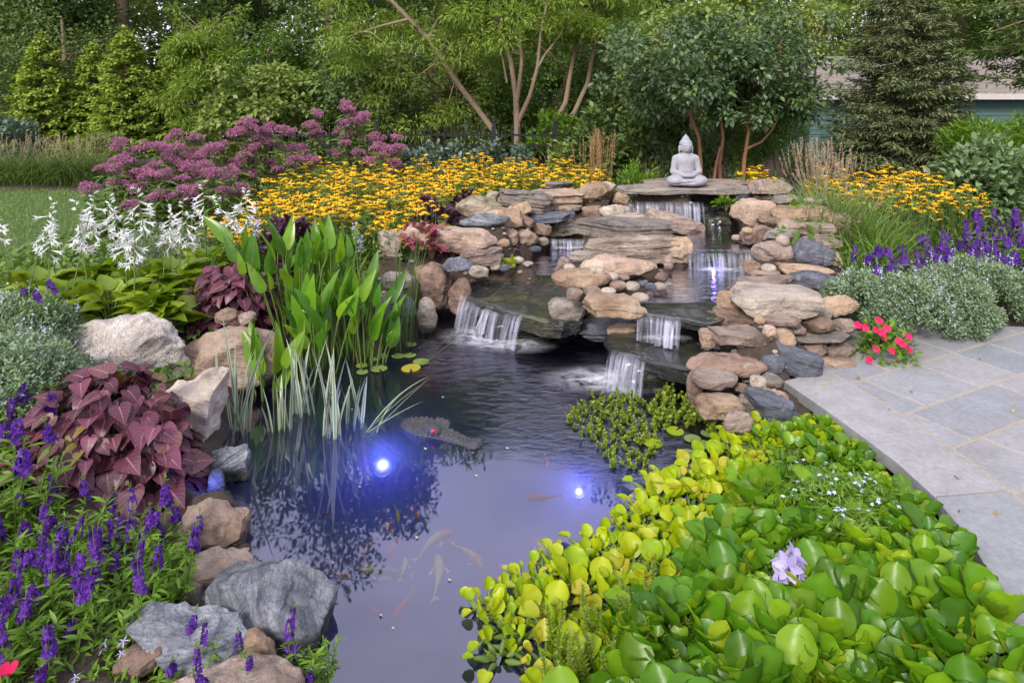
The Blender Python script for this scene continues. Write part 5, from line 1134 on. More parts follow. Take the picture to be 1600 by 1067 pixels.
# catmint mounds
def catmint(label, px, d, rad, n, z, group):
    rad = np.array(rad); mb = MB(); c = rand_dirs(60, .3); c = c[c[:, 2] > -.15] * rng.uniform(.75, 1.05, (1, 1)); k = rng.integers(0, len(c), n); p = c[k] + rand_dirs(n) * .26 * rng.random((n, 1)) ** .5
    leaves(mb, p * rad + (0, 0, rad[2] * .3), nrm(p + (0, 0, .6)), rng.uniform(.6, 1.2, n) * .021, T_OV, 0, (0, 0, 1), .7); st = MB()
    m = 60; q = rand_dirs(m, .35); q = q[q[:, 2] > -.05]; b = q * rad * .9 + (0, 0, rad[2] * .3); e = b + (q * .5 + (0, 0, .8)) * rng.uniform(.07, .15, (len(q), 1))
    for i in range(len(q)): tube(st, [b[i] * .75, b[i], e[i]], [.002, .002, .001], 3)
    P = np.repeat(e, 8, 0) - (np.repeat(e - b, 8, 0)) * rng.random((len(e) * 8, 1)) * .6 + rng.normal(0, .004, (len(e) * 8, 3)); leaves(mb, P, rand_dirs(len(P), .4), .013, T_DIA, 1)
    return plant('catmint', label, 'plant', (XW(px, d), d, z), [('foliage', mb.mesh('foliage', [LM['cat'], LM['sky']])), ('stems', st.mesh('stems', [LM['cat']]))], group=group)
for px, d, r, lb in ((1345, 4.5, (.24, .24, .28), 'grey-green catmint mound at the stone wall'), (1415, 4.5, (.32, .28, .30), 'grey-green catmint mound right behind the red flowers'), (1480, 4.7, (.34, .28, .30), 'grey-green catmint mound in the middle of the patio edge'), (1535, 4.95, (.34, .28, .32), 'rightmost grey-green catmint mound on the patio edge')):
    catmint(lb, px, d, r, 13000, .12, 'catmint along the patio')
for px, d, r, lb in ((30, 3.75, (.34, .34, .40), 'grey-green catmint mound at the left edge above the purple leaves'), (72, 3.4, (.22, .24, .28), 'lower grey-green catmint mound left of the pale granite boulder'), (5, 3.1, (.30, .3, .36), 'grey-green catmint mound at the left edge by the violet spikes')):
    catmint(lb, px, d, r, 14000, .10, 'catmint on the left bank')

# ------------------------------------------------------------------ yellow flowers
def rud_flower(seed):
    rg = np.random.default_rng(seed); mb = MB(); n = 13; a = np.arange(n) * 2 * math.pi / n + rg.normal(0, .08, n)
    ax = np.stack([np.cos(a), np.sin(a), rg.normal(-.28, .15, n)], -1); T = leaf_t([(0, .06), (.35, .17), (.75, .16), (1, .03)], .15, .12)
    scatter(mb, T, nrm(ax) * .006, frames(ax, np.tile((0, 0, 1.), (n, 1))), rg.uniform(.028, .036, n), 0); ball(mb, (0, 0, .006), (.0095, .0095, .010), 1, 8, 5)
    return mb.mesh('flower', [LM['yellow'], CONE])
RF = [rud_flower(i) for i in range(4)]
def rud_base(h, r, n, nf):
    mb = MB(); q = rng.normal(0, 1, (n, 2)); q = q / np.maximum(1, np.linalg.norm(q, axis=1, keepdims=True)); P = np.column_stack([q * r, h * rng.uniform(.12, .92, n)])
    leaves(mb, P, np.column_stack([q, rng.uniform(0, .6, n)]), rng.uniform(.06, .10, n), T_LANCE, 0, (0, 0, 1), .5); tips = []
    for i in range(nf):
        a, rr = rng.uniform(0, 6.28), r * 1.05 * math.sqrt((i + .5) / nf); e = np.array((rr * math.cos(a), rr * math.sin(a), h * rng.uniform(.80, 1.1) - .10 * (rr / r) ** 2)); tube(mb, [(e[0] * .4, e[1] * .4, 0), (e[0] * .8, e[1] * .8, h * .5), e], [.003, .0025, .002], 4, 1); tips.append(e + (0, 0, .004))
    return mb.mesh('foliage', [LM['green'], STEM]), tips
RB = [rud_base(.66, .22, 190, 28) for _ in range(4)]
def rudbeckia(x, y, z, s, label, group, k):
    me, tips = RB[k % 4]; plant('rudbeckia', label, 'flowering plant', (x, y, z), [('foliage', me)], None, s, group, [('flower', RF, tips, 1.0 / s * 1.02)])
zone = [(XW(395, 5.75), 5.75), (XW(560, 5.7), 5.7), (XW(680, 5.95), 5.95), (XW(700, 6.8), 6.8), (XW(760, 7.3), 7.3), (XW(930, 7.55), 7.55), (XW(945, 9.1), 9.1), (XW(650, 9.3), 9.3), (XW(500, 9.0), 9.0), (XW(430, 7.6), 7.6)]
for k, (x, y) in enumerate(spots(zone, .28, 7000)):
    s = .95 + .12 * (y - 6) / 3 + rng.normal(0, .05); rudbeckia(x, y, .10, s, 'yellow daisy-like flowers with dark centres in the broad drift behind the pond', 'yellow flowers of the broad drift', k)
zone = [(XW(1285, 6.6), 6.6), (XW(1400, 6.0), 6.0), (XW(1490, 6.0), 6.0), (XW(1520, 6.6), 6.6), (XW(1440, 7.6), 7.6), (XW(1290, 7.9), 7.9)]
for k, (x, y) in enumerate(spots(zone, .33)): rudbeckia(x, y, .16, 1.02 + rng.normal(0, .05), 'yellow daisy-like flowers with dark centres right of the waterfall', 'yellow flowers right of the waterfall', k)
for px, d in ((1190, 7.4), (1170, 7.3)): rudbeckia(XW(px, d), d, .32, .85, 'small yellow flower clump behind the pointed mauve boulder', 'yellow flowers behind the pointed boulder', 1)
rudbeckia(XW(395, 5.6), 5.6, .1, .85, 'sparse yellow flower clump beside the white flowers', None, 2); rudbeckia(XW(350, 5.9), 5.9, .1, .8, 'sparse yellow flower clump under the mauve flower stand', None, 3)

# ------------------------------------------------------------------ mauve flower stands
def joe_head(seed):
    rg = np.random.default_rng(seed); mb = MB(); n = 330; d = nrm(rg.normal(size=(n, 3)) + (0, 0, .55)); d[:, 2] = abs(d[:, 2]); k = 12; c = nrm(rg.normal(size=(k, 3)) + (0, 0, .6)); c[:, 2] = abs(c[:, 2]) * .9
    P = c[rg.integers(0, k, n)] * (.062, .062, .045) + d * rg.uniform(.018, .032, (n, 1)); scatter(mb, T_DIA, P, frames(d + rg.normal(0, .3, (n, 3)), nrm(rg.normal(size=(n, 3)))), rg.uniform(.010, .018, n))
    for q in c: tube(mb, [(0, 0, -.05), q * (.05, .05, .035)], [.003, .0015], 3, 1)
    return mb.mesh('flower_head', [LM['joe'], DSTEM])
JH = [joe_head(i) for i in range(4)]
def joe(px, d, h, r, nf, label):
    mb = MB(); tips = []
    for i in range(nf):
        a = rng.uniform(0, 6.28); rr = r * math.sqrt(rng.random()); hh = h * rng.uniform(.66, 1.06) - .22 * h * (rr / r) ** 2; e = np.array((rr * math.cos(a), rr * math.sin(a) * .7, hh)); pts = np.array([e * (.5, .5, 0), e * (.8, .8, .5), e]); tube(mb, pts, [.007, .006, .003], 5, 1); tips.append(e)
        for z in np.arange(.15, .97, .11):
            c = e * (.5 + .5 * z, .5 + .5 * z, z); b = rng.uniform(0, 6.28) + np.arange(5) * 1.257; leaves(mb, np.tile(c, (5, 1)), np.column_stack([np.cos(b), np.sin(b), np.full(5, .1)]), rng.uniform(.11, .17, 5), T_LANCE, 0, (0, 0, 1), .2)
    plant('joe_pye_weed', label, 'flowering plant', (XW(px, d), d, .08), [('foliage', mb.mesh('foliage', [LM['green'], DSTEM]))], 0, 1, 'mauve flower stands', [('flower_head', JH, tips, 1.28)])
for px, d, h, lb in ((178, 7.4, .86, 'leftmost mauve flower plant, low at the lawn edge'), (215, 7.6, 1.06, 'mauve flower plant second from the lawn'), (262, 7.7, 1.10, 'mauve flower plant third from the lawn'), (300, 8.2, 1.12, 'mauve flower plant at the back of the left stand'), (345, 7.8, 1.16, 'mauve flower plant in the middle of the left stand'), (392, 8.0, 1.24, 'tall mauve flower plant with the highest heads of the left stand'), (440, 8.2, 1.20, 'mauve flower plant at the right end of the left stand'), (330, 7.1, .84, 'lower mauve flower plant in front of the left stand'), (248, 7.0, .80, 'low mauve flower plant above the white flowers'), (500, 9.4, 1.30, 'mauve flower plant at the left of the taller stand'), (545, 9.4, 1.46, 'tallest mauve flower plant behind the yellow drift'), (575, 9.2, 1.30, 'mauve flower plant right of the tallest one'), (605, 8.8, 1.0, 'lower mauve flower plant at the right of the taller stand')):
    joe(px, d, h, .34, 12, lb)

# ------------------------------------------------------------------ hostas with white flowers
def hosta_mesh(n, L_, m, T):
    mb = MB(); a = rng.uniform(0, 6.28, n); u = rng.random(n); tilt = .15 + 1.0 * u; r0 = .05 + .11 * u; P = np.column_stack([np.cos(a) * r0, np.sin(a) * r0, .10 + .16 * (1 - u) + rng.normal(0, .02, n)]); ax = np.column_stack([np.cos(a), np.sin(a), 1.25 - tilt * 1.15 + rng.normal(0, .2, n)])
    leaves(mb, P, ax, rng.uniform(.8, 1.2, n) * L_, T, 0, (0, 0, 1), .15)
    for i in range(n): tube(mb, [(0, 0, 0), P[i] * (.5, .5, .7), P[i]], [.005, .004, .003], 4, 1)
    return mb.mesh('leaves', [m, STEM])
T_HOSTA = leaf_t([(-.05, .10), (.0, .22), (.1, .32), (.22, .375), (.36, .38), (.5, .34), (.65, .26), (.8, .16), (.92, .07), (1, .006)], .28, .45, .08)
def bell_stalk(h, seed):
    rg = np.random.default_rng(seed); mb = MB(); b = np.array((rg.normal(0, .05), rg.normal(0, .05), h)); pts = np.array([(0, 0, 0), b * (.4, .4, .5), b]); tube(mb, pts, [.005, .004, .002], 5, 0)
    for k in range(12):
        f = .56 + .44 * k / 12; c = b * (f, f, f); a = rg.uniform(0, 6.28); dn = np.array((math.cos(a), math.sin(a), rg.uniform(-.9, -.1) if k < 9 else .5)); dn /= np.linalg.norm(dn); ln_ = .066 if k < 9 else .03
        tube(mb, [c, c + dn * ln_ * .55, c + dn * ln_ * .8], [.002, .005, .009], 6, 1); p = np.arange(6) * 1.047; s1 = np.cross(dn, (0.1, .2, 1)); s1 /= np.linalg.norm(s1); s2 = np.cross(dn, s1)
        ax = dn * 1.0 + np.outer(np.cos(p), s1) * .45 + np.outer(np.sin(p), s2) * .45; scatter(mb, T_LANCE, np.tile(c + dn * ln_ * .72, (6, 1)), frames(ax, np.tile(dn, (6, 1))), np.full(6, .05 if k < 9 else .02), 1)
    return mb.mesh('flower_stalk', [STEM, LM['white']])
T_LANCE_W = T_OV
BS = [bell_stalk(h, i) for i, h in enumerate((.62, .68, .72, .66))]
HM = [hosta_mesh(50, .145, LM['hosta'], T_HOSTA) for _ in range(3)]
hs = [(62, 4.5, 'leftmost white-flowered hosta at the catmint'), (105, 4.3, 'yellow-green hosta second from the left'), (150, 4.75, 'hosta at the back behind the pale granite boulder'), (172, 4.25, 'yellow-green hosta right behind the pale granite boulder'), (218, 4.6, 'hosta in the middle of the white flowers'), (240, 4.2, 'hosta at the right end of the pale granite boulder'), (272, 4.75, 'rightmost hosta beside the upper purple leaves'), (325, 5.3, 'hosta with tall white stalks behind the upper purple leaves')]
stalk_px = {0: (30, 46), 1: (85, 112), 2: (145, 160), 3: (128, 196), 4: (204, 236, 262), 5: (222,), 6: (286, 300, 262), 7: (316, 340, 378, 408)}
for i, (px, d, lb) in enumerate(hs):
    x = XW(px, d); tips = []
    for sx in stalk_px[i]: tips.append(((XW(sx, d) - x) * .8, rng.normal(0, .05), .12))
    t = plant('hosta', lb, 'plant', (x, d, gz_at(x, d) + .02), [('leaves', HM[i % 3])], 0, 1.0, 'white-flowered hostas')
    for p in tips: link('flower_stalk', BS[int(rng.integers(4))], t, p, (rng.normal(0, .08), rng.normal(0, .10), rng.uniform(0, 6)), rng.uniform(.9, 1.12))

# ------------------------------------------------------------------ purple sweet-potato vines
def heart_mound(rad, n, size, m):
    rad = np.array(rad); mb = MB(); d = rand_dirs(n * 2, .35); d = d[d[:, 2] > -.25][:n]; n = len(d); s = rng.uniform(.68, 1.05, (n, 1)); P = d * s * rad + (0, 0, .02)
    P[:, 2] = np.maximum(P[:, 2], .02); ax = np.column_stack([d[:, 0], d[:, 1], -.55 + .3 * d[:, 2]]); up = d + np.array((0, -.25, .55)); sz = rng.uniform(.55, 1.2, n) * size
    scatter(mb, T_HEART, P, frames(nrm(ax + rng.normal(0, .3, (n, 3))), nrm(up + rng.normal(0, .2, (n, 3)))), sz, 0)
    for i in range(0, n, 2): tube(mb, [P[i] * (.35, .35, .2), P[i] * (.8, .8, .85), P[i]], [.004, .003, .002], 4, 1)
    return mb.mesh('leaves', [m, DSTEM])
def vine(label, px, d, z, rad, n, size):
    size *= .76; n = int(n * 1.65)
    plant('sweet_potato_vine', label, 'plant', (XW(px, d), d, z), [('leaves', heart_mound(rad, n, size, LM['purple']))], 0, 1, 'purple heart-leaved vines')
vine('upper mound of purple heart-shaped leaves right of the hostas', 358, 4.55, .22, (.28, .24, .36), 150, .125)
vine('purple heart-leaved vine spilling behind the smooth pink boulder', 395, 4.7, .16, (.20, .2, .34), 80, .11)
vine('large mound of purple heart-shaped leaves on the left bank', 160, 2.95, .16, (.33, .28, .36), 170, .125)
vine('right half of the purple heart-leaved mound hanging to the water', 238, 2.88, .04, (.17, .22, .32), 90, .13)
vine('purple heart-shaped leaves low behind the violet spikes', 80, 2.78, .06, (.28, .26, .30), 90, .125)

# ------------------------------------------------------------------ violet spikes (angelonia)
def spike(seed, h=.13):
    rg = np.random.default_rng(seed); mb = MB(); n = 20; tube(mb, [(0, 0, -.02), (0, 0, h + .03)], [.002, .001], 4, 0); f = rg.random(n) ** .8; a = rg.uniform(0, 6.28, n); r = .017 * (1 - .55 * f)
    for i in range(n):
        c = np.array((math.cos(a[i]) * r[i], math.sin(a[i]) * r[i], f[i] * h)); o = nrm(np.array([(math.cos(a[i]), math.sin(a[i]), .15)]))[0]; p = np.arange(5) * 1.257 + rg.uniform(0, 1); s1 = np.cross(o, (0, 0, 1)); s1 /= np.linalg.norm(s1); s2 = np.cross(o, s1)
        ax = np.outer(np.cos(p), s1) + np.outer(np.sin(p), s2) + o * .35; scatter(mb, T_OV, np.tile(c, (5, 1)), frames(ax, np.tile(o, (5, 1))), np.full(5, .0185 * (1.1 - .45 * f[i])), 1)
    a = rg.uniform(0, 6.28, 10); leaves(mb, np.column_stack([0 * a, 0 * a, h + .03 * rg.random(10)]), np.column_stack([np.cos(a), np.sin(a), np.full(10, 1.2)]), .018, T_LANCE, 2)
    return mb.mesh('flower_spike', [STEM, LM['viol'], LM['bright']])
VS = [spike(i, .045 + .016 * i) for i in range(5)]
T_LANCE2 = leaf_t([(0, .02), (.25, .10), (.55, .11), (.8, .06), (1, .005)], .25, .3)
def ang_base(h, r, ns, lm, tipk=(0, 4, 8, 11)):
    mb = MB(); tips = []
    for i in range(ns):
        a = rng.uniform(0, 6.28); rr = r * math.sqrt(rng.random()); e = np.array((rr * math.cos(a), rr * math.sin(a), h * rng.uniform(.6, 1.05))); tube(mb, [(e[0] * .4, e[1] * .4, 0), (e[0] * .75, e[1] * .75, e[2] * .5), e], [.0035, .003, .002], 4, 1)
        if i % 14 in tipk: tips.append(e)
        n = 26; f = rng.uniform(.12, 1, n); c = np.column_stack([e[0] * (.4 + .6 * f), e[1] * (.4 + .6 * f), e[2] * f]); b = rng.uniform(0, 6.28, n); leaves(mb, c, np.column_stack([np.cos(b), np.sin(b), np.full(n, .5)]), rng.uniform(.035, .065, n), T_LANCE2, 0, (0, 0, 1), .25)
    return mb.mesh('foliage', [lm, STEM]), tips
AB = [ang_base(.26, .13, 14, LM['bright']) for _ in range(4)]
AR = [ang_base(.26, .15, 14, LM['green'], (0, 2, 4, 6, 8, 10, 12)) for _ in range(4)]
def angelonia(x, y, z, s, label, group, k): me, tips = (AR if 'right bank' in str(group) else AB)[k % 4]; plant('angelonia', label, 'flowering plant', (x, y, z), [('foliage', me)], None, s, group, [('flower_spike', VS, tips, 1.0)])
zl = [(-2.0, 2.40), (-1.62, 2.50), (-1.36, 2.46), (-1.14, 2.36), (-1.10, 2.2), (-1.24, 1.9), (-1.45, 1.65), (-1.9, 1.6)]
for k, (x, y) in enumerate(spots(zl, .118)): angelonia(x, y, .02, (.86 if y > 2.0 else .75) + rng.normal(0, .06), 'violet flower spikes with bright green leaves on the lower left bank', 'violet spikes on the left bank', k)
for k, (px, d) in enumerate(((12, 2.75), (55, 2.85), (30, 2.5))): angelonia(XW(px, d), d, .10, 1.2, 'taller violet spikes at the left edge beside the purple leaves', 'taller violet spikes at the left edge', k)
for k, (px, y_, d) in enumerate(((485, 1010, 1.93), (305, 1030, 1.80), (350, 1060, 1.80))): q = G(px, y_ + 60, .02); angelonia(q[0], q[1], -.02 if k == 0 else .0, .62, ('single violet spike standing in front of the water at the bottom', 'violet spike in front of the long granite rock', 'small violet spike at the bottom by the mauve stone')[k], None, k)
zr = [(XW(1345, 4.85), 4.85), (XW(1480, 5.05), 5.05), (XW(1600, 5.1), 5.1), (XW(1680, 5.6), 5.6), (XW(1590, 6.2), 6.2), (XW(1480, 5.6), 5.6), (XW(1355, 5.1), 5.1)]
for k, (x, y) in enumerate(spots(zr, .23)): angelonia(x, y, .17, 1.28 + rng.normal(0, .14), 'violet flower spikes between the catmint and the right yellow flowers', 'violet spikes on the right bank', k)
angelonia(XW(60, 3.75), 3.75, .42, .8, 'small violet spikes poking out of the left catmint', None, 2)

# ------------------------------------------------------------------ striped iris
def iris(px, y, n, L_, spread, label, cat_px=None):
    n = int(n * 1.2); c = G(px, y, -.03); mb = MB(); b = np.column_stack([rng.normal(0, spread, n), rng.normal(0, spread * .6, n), np.zeros(n)]); az = np.where(rng.random(n) < .5, rng.normal(0, .7, n), rng.normal(math.pi, .7, n))
    blades(mb, b, az, L_ * rng.uniform(.5, 1.08, n), rng.uniform(.017, .026, n), abs(rng.normal(.08, .13, n)), abs(rng.normal(.08, .2, n)), 7); t = thing('striped_iris', label, 'plant', c, 0, 'striped blades in the pond'); mb.build('leaves', [STRIPE], t); return t
iris(372, 682, 9, .62, .03, 'tall cream-striped blades by the whitish boulder'); iris(440, 682, 8, .36, .025, 'short bluish striped blades, left clump of the lit ones'); iris(474, 655, 11, .47, .03, 'bluish striped blades in the middle of the lit clumps'); iris(520, 686, 15, .50, .045, 'largest bluish striped clump nearest the underwater light'); iris(556, 668, 6, .44, .03, 'thin striped blades right of the largest clump')
mb = MB(); b = np.zeros((5, 3)); b[:, 0] = rng.normal(0, .02, 5); blades(mb, b, np.array([.1, .25, .0, .5, .2]), np.array([.40, .44, .36, .30, .42]), .012, np.array([.75, .6, .95, .3, .8]), np.array([.25, .6, .2, .9, .1]), 8); t = thing('striped_iris', 'pale blades bent low over the water towards the alligator head', 'plant', G(572, 682, -.02), 0, 'striped blades in the pond'); mb.build('leaves', [STRIPE], t)

# ------------------------------------------------------------------ pickerelweed
def lav_spike():
    mb = MB(); n = 60; f = rng.random(n); a = rng.uniform(0, 6.28, n); P = np.column_stack([np.cos(a) * .010 * (1.1 - f * .5), np.sin(a) * .010 * (1.1 - f * .5), f * .10]); tube(mb, [(0, 0, -.25), (0, 0, .10)], [.004, .002], 5, 1); leaves(mb, P, np.column_stack([np.cos(a), np.sin(a), 0 * a + .3]), .016, T_OV); return mb.mesh('flower_spike', [LM['lav'], STEM])
LS = lav_spike()
def pickerel(px, d, n, h, label, nfl):
    n = int(n * 1.45); mb = MB(); x = XW(px, d); a = rng.uniform(0, 6.28, n); r = rng.uniform(.02, .15, n); hh = h * rng.uniform(.35, 1.0, n)
    base = np.column_stack([np.cos(a) * r * .7, np.sin(a) * r * .7, np.zeros(n)]); top = base + np.column_stack([np.cos(a) * r * 1.5 * hh, np.sin(a) * r * 1.2 * hh, hh * .74])
    for i in range(n): tube(mb, [base[i], (base[i] + top[i]) / 2 + (0, 0, .02), top[i]], [.006, .005, .004], 5, 1)
    ax = nrm(np.column_stack([np.cos(a) * .30, np.sin(a) * .30, np.ones(n)])); up = np.column_stack([rng.normal(0, .9, n) - np.cos(a) * .3, -.8 + rng.normal(0, .7, n), np.full(n, .25)])
    scatter(mb, T_PICK, top - ax * .01, frames(nrm(ax + rng.normal(0, .2, (n, 3))), up), rng.uniform(.15, .29, n), 0)
    t = plant('pickerelweed', label, 'plant', (x, d, -.05), [('leaves', mb.mesh('leaves', [LM['pick'], STEM]))], 0, 1, 'tall arrow-leaved plants in the pond')
    for _ in range(nfl): q = rng.normal(0, .12, 2); link('flower_spike', LS, t, (q[0], q[1] - .08, h * rng.uniform(.62, .95)), (rng.normal(0, .1), rng.normal(0, .1), 0), 1.0)
pickerel(420, 4.65, 14, 1.05, 'tall green arrow-leaved plant at the left of the pond clump', 0); pickerel(470, 4.55, 20, .95, 'green arrow-leaved plant left of the middle with a lavender spike', 1); pickerel(520, 4.6, 20, 1.05, 'tallest arrow-leaved plant in the middle of the pond clump', 2); pickerel(555, 4.5, 16, .82, 'arrow-leaved plant right of the middle near the rushes', 0); pickerel(500, 4.25, 14, .66, 'lower arrow-leaved plant in front of the pond clump', 0); pickerel(575, 4.35, 10, .55, 'low arrow-leaved plant beside the lily pads', 0)
pickerel(420, 3.85, 8, .40, 'small arrow-leaved plant in front of the smooth pink boulder', 0)
# rushes
mb = MB(); n = 34; b = np.column_stack([rng.normal(0, .045, n), rng.normal(0, .04, n), np.zeros(n)]); blades(mb, b, np.where(rng.random(n) < .6, rng.normal(.0, .5, n), rng.normal(3.1, .5, n)), rng.uniform(.55, .95, n), .0085, abs(rng.normal(.06, .10, n)), abs(rng.normal(.06, .12, n)), 6)
t = thing('rush', 'clump of thin dark green rushes right of the arrow-leaved plants', 'plant', (*G(630, 545)[:2], -.04)); mb.build('blades', [LM['rush']], t)
mb = MB(); n = 20; blades(mb, np.column_stack([rng.normal(0, .04, n), rng.normal(0, .04, n), np.zeros(n)]), rng.normal(2.9, .5, n), rng.uniform(.5, 1.0, n), .009, abs(rng.normal(.12, .12, n)), abs(rng.normal(.1, .15, n)), 6)
t = thing('rush', 'thin rushes leaning left among the arrow-leaved plants', 'plant', (*G(545, 545)[:2], -.04)); mb.build('blades', [LM['rush']], t)
mb = MB(); blades(mb, [(0, 0, 0), (.02, .01, 0)], [.12, .05], [.98, .6], .010, [.82, .9], [.05, .1], 6); t = thing('rush', 'single long blade slanting out over the water to the left waterfall', 'plant', (*G(648, 572)[:2], -.02)); mb.build('blades', [LM['grass']], t)

# ------------------------------------------------------------------ lily pads
def pad_mesh(r):
    n = 26; V = [(0, 0, .002)]; 
    for i in range(n): a = .18 + (2 * math.pi - .36) * i / (n - 1); V.append((r * math.cos(a), r * math.sin(a), .004 + .004 * math.sin(3 * a)))
    return MB().add(V, [(0, i + 1, i + 2) for i in range(n - 1)], 0).mesh('lily_pad', [LM['pad']])
PM = [pad_mesh(1.0)]
PY = PM[0].copy(); PY.materials[0] = LM['lime']
def pad(px, y, wpx, label, group, me=None):
    c = G(px, y, .008); o = link('lily_pad', me or PM[0], None, c, (rng.normal(0, .03), rng.normal(0, .03), rng.uniform(0, 6.28)), wpx / FPX * c[1] / 2); tag(o, label, 'lily pad', group)
GL, GR = 'lily pads on the left', 'lily pads on the right'
for px, y, w_, lb in ((658, 565, 26, 'green lily pad farthest out beside the yellow one'), (640, 555, 20, 'small lily pad right of the rushes'), (622, 556, 21, 'lily pad at the foot of the rushes'), (592, 576, 26, 'lily pad nearest the striped blades, right of the low one'), (565, 571, 18, 'lily pad left of the round pair'), (566, 581, 18, 'lime lily pad just below the left one'), (598, 556, 18, 'lily pad hidden among the low arrow leaves'), (642, 538, 18, 'lily pad behind the rushes'), (585, 562, 16, 'tiny lily pad between the low arrow leaves and the round pair'), (612, 540, 17, 'lily pad left of the rush stems')): pad(px, y, w_, lb, GL)
pad(642, 575, 30, 'yellow lily pad at the open water', GL, PY)
for px, y, w_, lb in ((1055, 673, 27, 'yellowish lily pad beside the water sprigs'), (1020, 692, 30, 'bright yellow-green lily pad nearest the open water'), (1082, 685, 26, 'green lily pad in the middle of the right group'), (1108, 677, 26, 'upper green lily pad under the mauve foot stone'), (1098, 694, 30, 'green lily pad below the middle one'), (1130, 688, 24, 'dull lily pad beside the lime leaves'), (1150, 682, 26, 'lily pad half under the pond-edge sprigs'), (1075, 709, 30, 'lily pad at the lime leaves, lowest of the right group'), (1138, 726, 44, 'dull green lily pad in the dark gap among lime leaves'), (1180, 684, 28, 'lily pad close to the low dark slate rock')): pad(px, y, w_, lb, GR, PY if 'yellow' in lb else None)
mb = MB(); leaves(mb, np.array([(0, 0, 0.), (.01, 0, 0)]), np.array([(0, .1, 1.), (.2, -.2, .8)]), .055, T_OV, 0); o = mb.build('fallen_leaf', [leaf_mat('orange_leaf', [(.5, .16, .02), (.6, .25, .05)])], None, G(1101, 718, .01)); tag(o, 'orange-brown leaf standing in the dark water among the lily pads', 'leaf')

# ------------------------------------------------------------------ water sprigs
def sprig_clump(n, h, r, seed, lean=0):
    mb = MB()
    for i in range(n):
        q = rng.normal(0, r, 2) if i else np.zeros(2); hh = h * rng.uniform(.45, 1.1); dv = rng.normal(0, .25, 2) + (lean, 0); e = np.array((q[0] + dv[0] * hh, q[1] + dv[1] * hh, hh)); m = 26; f = rng.uniform(.1, 1, m); a = np.arange(m) * 2.4
        tube(mb, [(0, 0, -.01), (*(q * .8), 0), e], [.003, .0035, .002], 4, 1); c = np.array((*q, 0)) + (e - (*q, 0)) * f[:, None]; leaves(mb, c, np.column_stack([np.cos(a), np.sin(a), np.full(m, 1.1)]), rng.uniform(.013, .021, m), T_OV, 0, (0, 0, 1), .15)
    return mb.mesh('water_sprig', [LM['sprig'], STEM])
SM = [sprig_clump(4, .062, .022, i) for i in range(4)]; SL = [sprig_clump(6, .085, .035, i, .5) for i in range(3)]
z1 = [g2(890, 660), g2(915, 632), g2(985, 615), g2(1030, 640), g2(1035, 690), g2(1005, 742), g2(960, 735), g2(930, 700)]
for k, (x, y) in enumerate(spots(z1, .052)): tag(link('water_sprig', SM[k % 4], None, (x, y, -.015), (0, 0, rng.uniform(0, 6)), rng.uniform(.6, .95)), 'yellow-green sprig cluster standing in the open water right of the centre', 'water plant', 'sprigs in the open water')
z2 = [g2(1015, 640), g2(1040, 622), g2(1085, 640), g2(1180, 672), g2(1270, 690), g2(1250, 702), g2(1150, 690), g2(1085, 668), g2(1030, 660)]
for k, (x, y) in enumerate(spots(z2, .075)): tag(link('water_sprig', SL[k % 3], None, (x, y, -.01), (0, 0, rng.normal(0, .5)), rng.uniform(.85, 1.15)), 'leaning yellow-green sprigs at the foot of the stone wall', 'water plant', 'sprigs at the foot of the wall')

# ------------------------------------------------------------------ water hyacinths
def rosette(n, rl, hmin, hmax, m, seed, cup=T_ROUND):
    mb = MB(); a = np.arange(n) * 2.4 + rng.uniform(0, 1, n); u = rng.random(n); r = .025 + .075 * u; hh = hmin + (hmax - hmin) * (1 - u * .75); top = np.column_stack([np.cos(a) * r, np.sin(a) * r, hh])
    for i in range(n): tube(mb, [(0, 0, -.02), top[i] * (.6, .6, .35), top[i]], [.005, .010, .004], 6, 1)
    el = .32 + .85 * (1 - u) + rng.normal(0, .3, n); ax = np.column_stack([np.cos(a) * np.cos(el), np.sin(a) * np.cos(el), np.sin(el)]); up = np.column_stack([-np.cos(a) * .6, -np.sin(a) * .6, np.full(n, 1.0)]) + rng.normal(0, .2, (n, 3))
    scatter(mb, cup, top, frames(ax, up), rl * rng.uniform(.55, 1.25, n), 0); return mb.mesh('water_hyacinth', [m, STEM])
T_CUP = cup_t([(0, .10), (.05, .23), (.13, .35), (.24, .45), (.38, .51), (.52, .52), (.66, .49), (.78, .42), (.88, .33), (.94, .24), (.985, .13), (1, .03)], .5, .2, .07)
HL = [rosette(10, .066, .02, .06, LM['lime'], i, T_CUP) for i in range(5)]; HG = [rosette(14, .070, .03, .115, LM['hya'], i, T_CUP) for i in range(6)]; HS = [rosette(8, .038, .01, .03, LM['lime'], i, T_CUP) for i in range(3)]
mat_poly = [g2(830, 985), g2(860, 945), g2(935, 915), g2(1020, 850), g2(1035, 790), g2(1075, 745), g2(1150, 712), g2(1180, 685), g2(1290, 690), (1.60, 2.95), (1.61, 2.6), (1.54, 2.25), (1.42, 1.92), (1.22, 1.55), (.40, 1.5), (.08, 1.72)]
for k, (x, y) in enumerate(spots(mat_poly, .080, 9000)):
    px = CX + x / y * FPX; py = HY + HC / y * FPX; u = (px - 1160) / 260 + (py - 850) / 420 + rng.normal(0, .12)          # green towards the patio, lime towards open water
    if u > -.05 - (.15 if px > 1330 else 0): tag(link('water_hyacinth', HG[k % 6], None, (x, y, .02), (0, 0, rng.uniform(0, 6.28)), rng.uniform(.8, 1.15) * (.75 if y > 2.75 else 1.0 if y > 2.15 else 1.22)), 'glossy deep green water hyacinth in the mat along the patio', 'water plant', 'green water hyacinths')
    else: tag(link('water_hyacinth', HL[k % 5], None, (x, y, 0), (0, 0, rng.uniform(0, 6.28)), rng.uniform(.68, 1.05)), 'lime-yellow water hyacinth on the open-water side of the mat', 'water plant', 'lime water hyacinths')
